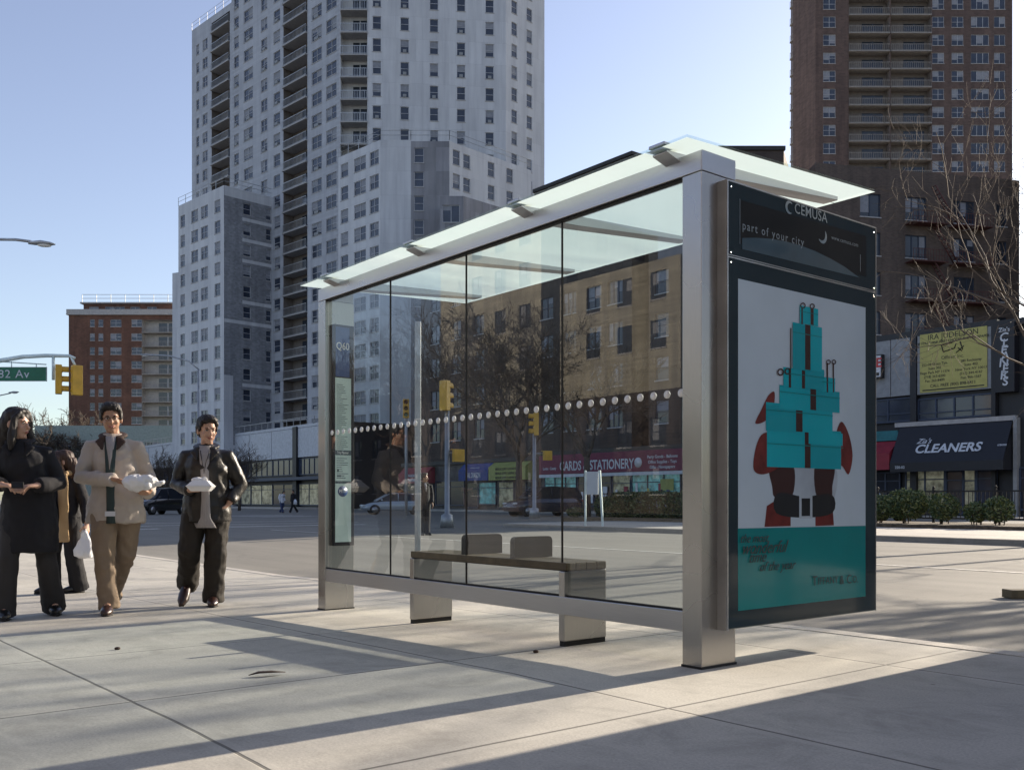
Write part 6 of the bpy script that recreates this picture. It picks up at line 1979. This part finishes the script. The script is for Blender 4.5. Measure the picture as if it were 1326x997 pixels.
mb.tube([c0 + V((0, 0, .70)), c0 + V((0, -.0, .64)), c0 + V((0, 0, .56)), c0 + V((-.015, 0, .47)), c0 + V((-.02, 0, .42)), c0 + V((-.02, 0, .405))], [(.022, .016), (.045, .028), (.085, .055), (.118, .075), (.105, .07), (.05, .03)], 16, ref=(1, 0, 0))
q = fuse(mb, 'bag_body', M['plastic'], cb_, .009, 1, .010, 16, (1, 1, .5), seed=9)
mb = MB(); mb.tube([c0 + V((-.02, 0, .67)), c0 + V((-.012, 0, .72)), c0 + V((.012, 0, .72)), c0 + V((.02, 0, .67))], .006, 5); mb.build('handle', M['plastic'], cb_)

# ---- man in dark suit seen through the glass
P_ = px(549, 26.5); P_.z = -.13
J = dict(pelvis=(0, 0, .92), chest=(0, 0, 1.25), neck=(0, -.01, 1.46), head=(0, -.03, 1.59), yaw=.9, pitch=0, smile=False,
         hip_r=(-.08, 0, .89), knee_r=(-.09, -.03, .5), ank_r=(-.09, 0, .09), toe_r=(0, -1, 0), hip_l=(.08, 0, .89), knee_l=(.09, -.02, .5), ank_l=(.10, .03, .09), toe_l=(.2, -1, 0),
         sh_r=(-.19, 0, 1.38), el_r=(-.24, .03, 1.1), wr_r=(-.22, -.06, .85), hand_r=((0, -.1, -1), (1, 0, 0), .6), sh_l=(.19, 0, 1.38), el_l=(.24, .02, 1.1), wr_l=(.2, -.12, .88), hand_l=((0, -.3, -1), (-1, 0, 0), .6))
o, Rm = person('man in dark suit standing in the road beyond the second glass panel', P_, .5, J, face=False, voxel=.012)
trousers(o, J, 'cloth_black', amp=0); jacket(o, J, 'cloth_black', hem=.72, amp=.004)
front_strip(o, J, 'shirt_grey', [(1.44, .04, 0, -.10), (1.35, .03, 0, -.15), (1.2, .01, 0, -.162)], 'shirt')
for s in ('r', 'l'): shoe(o, J['ank_' + s], J['toe_' + s], 'shoe_black')
# ---- two far walkers in front of the podium
for k, (u, lab, jm, w_) in enumerate(((365, 'tiny far pedestrian in white top and blue trousers bending forward', 'sign_white', .9), (380, 'tiny far pedestrian in dark clothes with a white bag by the podium shops', 'cloth_black', -.5))):
    P_ = px(u, 72); P_.z = -.13
    Jf = dict(J); Jf['head'] = (.05, -.16, 1.5) if k == 0 else (0, -.05, 1.58); Jf['neck'] = (.03, -.12, 1.4) if k == 0 else (0, -.02, 1.46)
    Jf['hand_r'] = Jf['hand_l'] = None; Jf['yaw'] = 0; Jf['ank_l'] = (.1, .3, .12); Jf['ank_r'] = (-.1, -.25, .09)
    o, Rm = person(lab, P_, w_, Jf, face=False, voxel=.02, hair='short')
    trousers(o, Jf, 'denim' if k == 0 else 'cloth_black', amp=0); jacket(o, Jf, jm, hem=.75, amp=0)
    if k == 1:
        mb = MB(); mb.tube([(.26, -.1, .62), (.26, -.1, .9), (.26, -.1, 1.02)], [(.18, .06), (.16, .06), (.05, .02)], 10, ref=(1, 0, 0))
        q = mb.build('bag', M['sign_white'], loc=P_, rz=w_); tag(q, 'tiny white bag carried by the far pedestrian in dark clothes', 'bag')
# small dry leaf / twig bits on the pavement
for i, (u, v, lab) in enumerate(((346, 875, 'small brown dead leaf lying on the pavement left of the shelter shadow'), (152, 841, 'tiny dark pebble left of the dead leaf on the pavement'), (694, 845, 'tiny dark pebble beside the near bench leg'))):
    g_ = ground(u, v); mb = MB(); rnd = random.Random(i)
    if i == 0:
        mb.tube([(-.09, 0, .012), (-.04, .01, .02), (.02, -.01, .022), (.09, .0, .012)], [(.004, .002), (.02, .005), (.022, .005), (.003, .002)], 8)
    else: mb.ell((0, 0, .008), (.018, .014, .010), 9, 6)
    tag(mb.build('dead_leaf' if i == 0 else 'pebble', M['jkt_collar'], loc=g_, rz=.5), lab, 'leaf' if i == 0 else 'pebble')
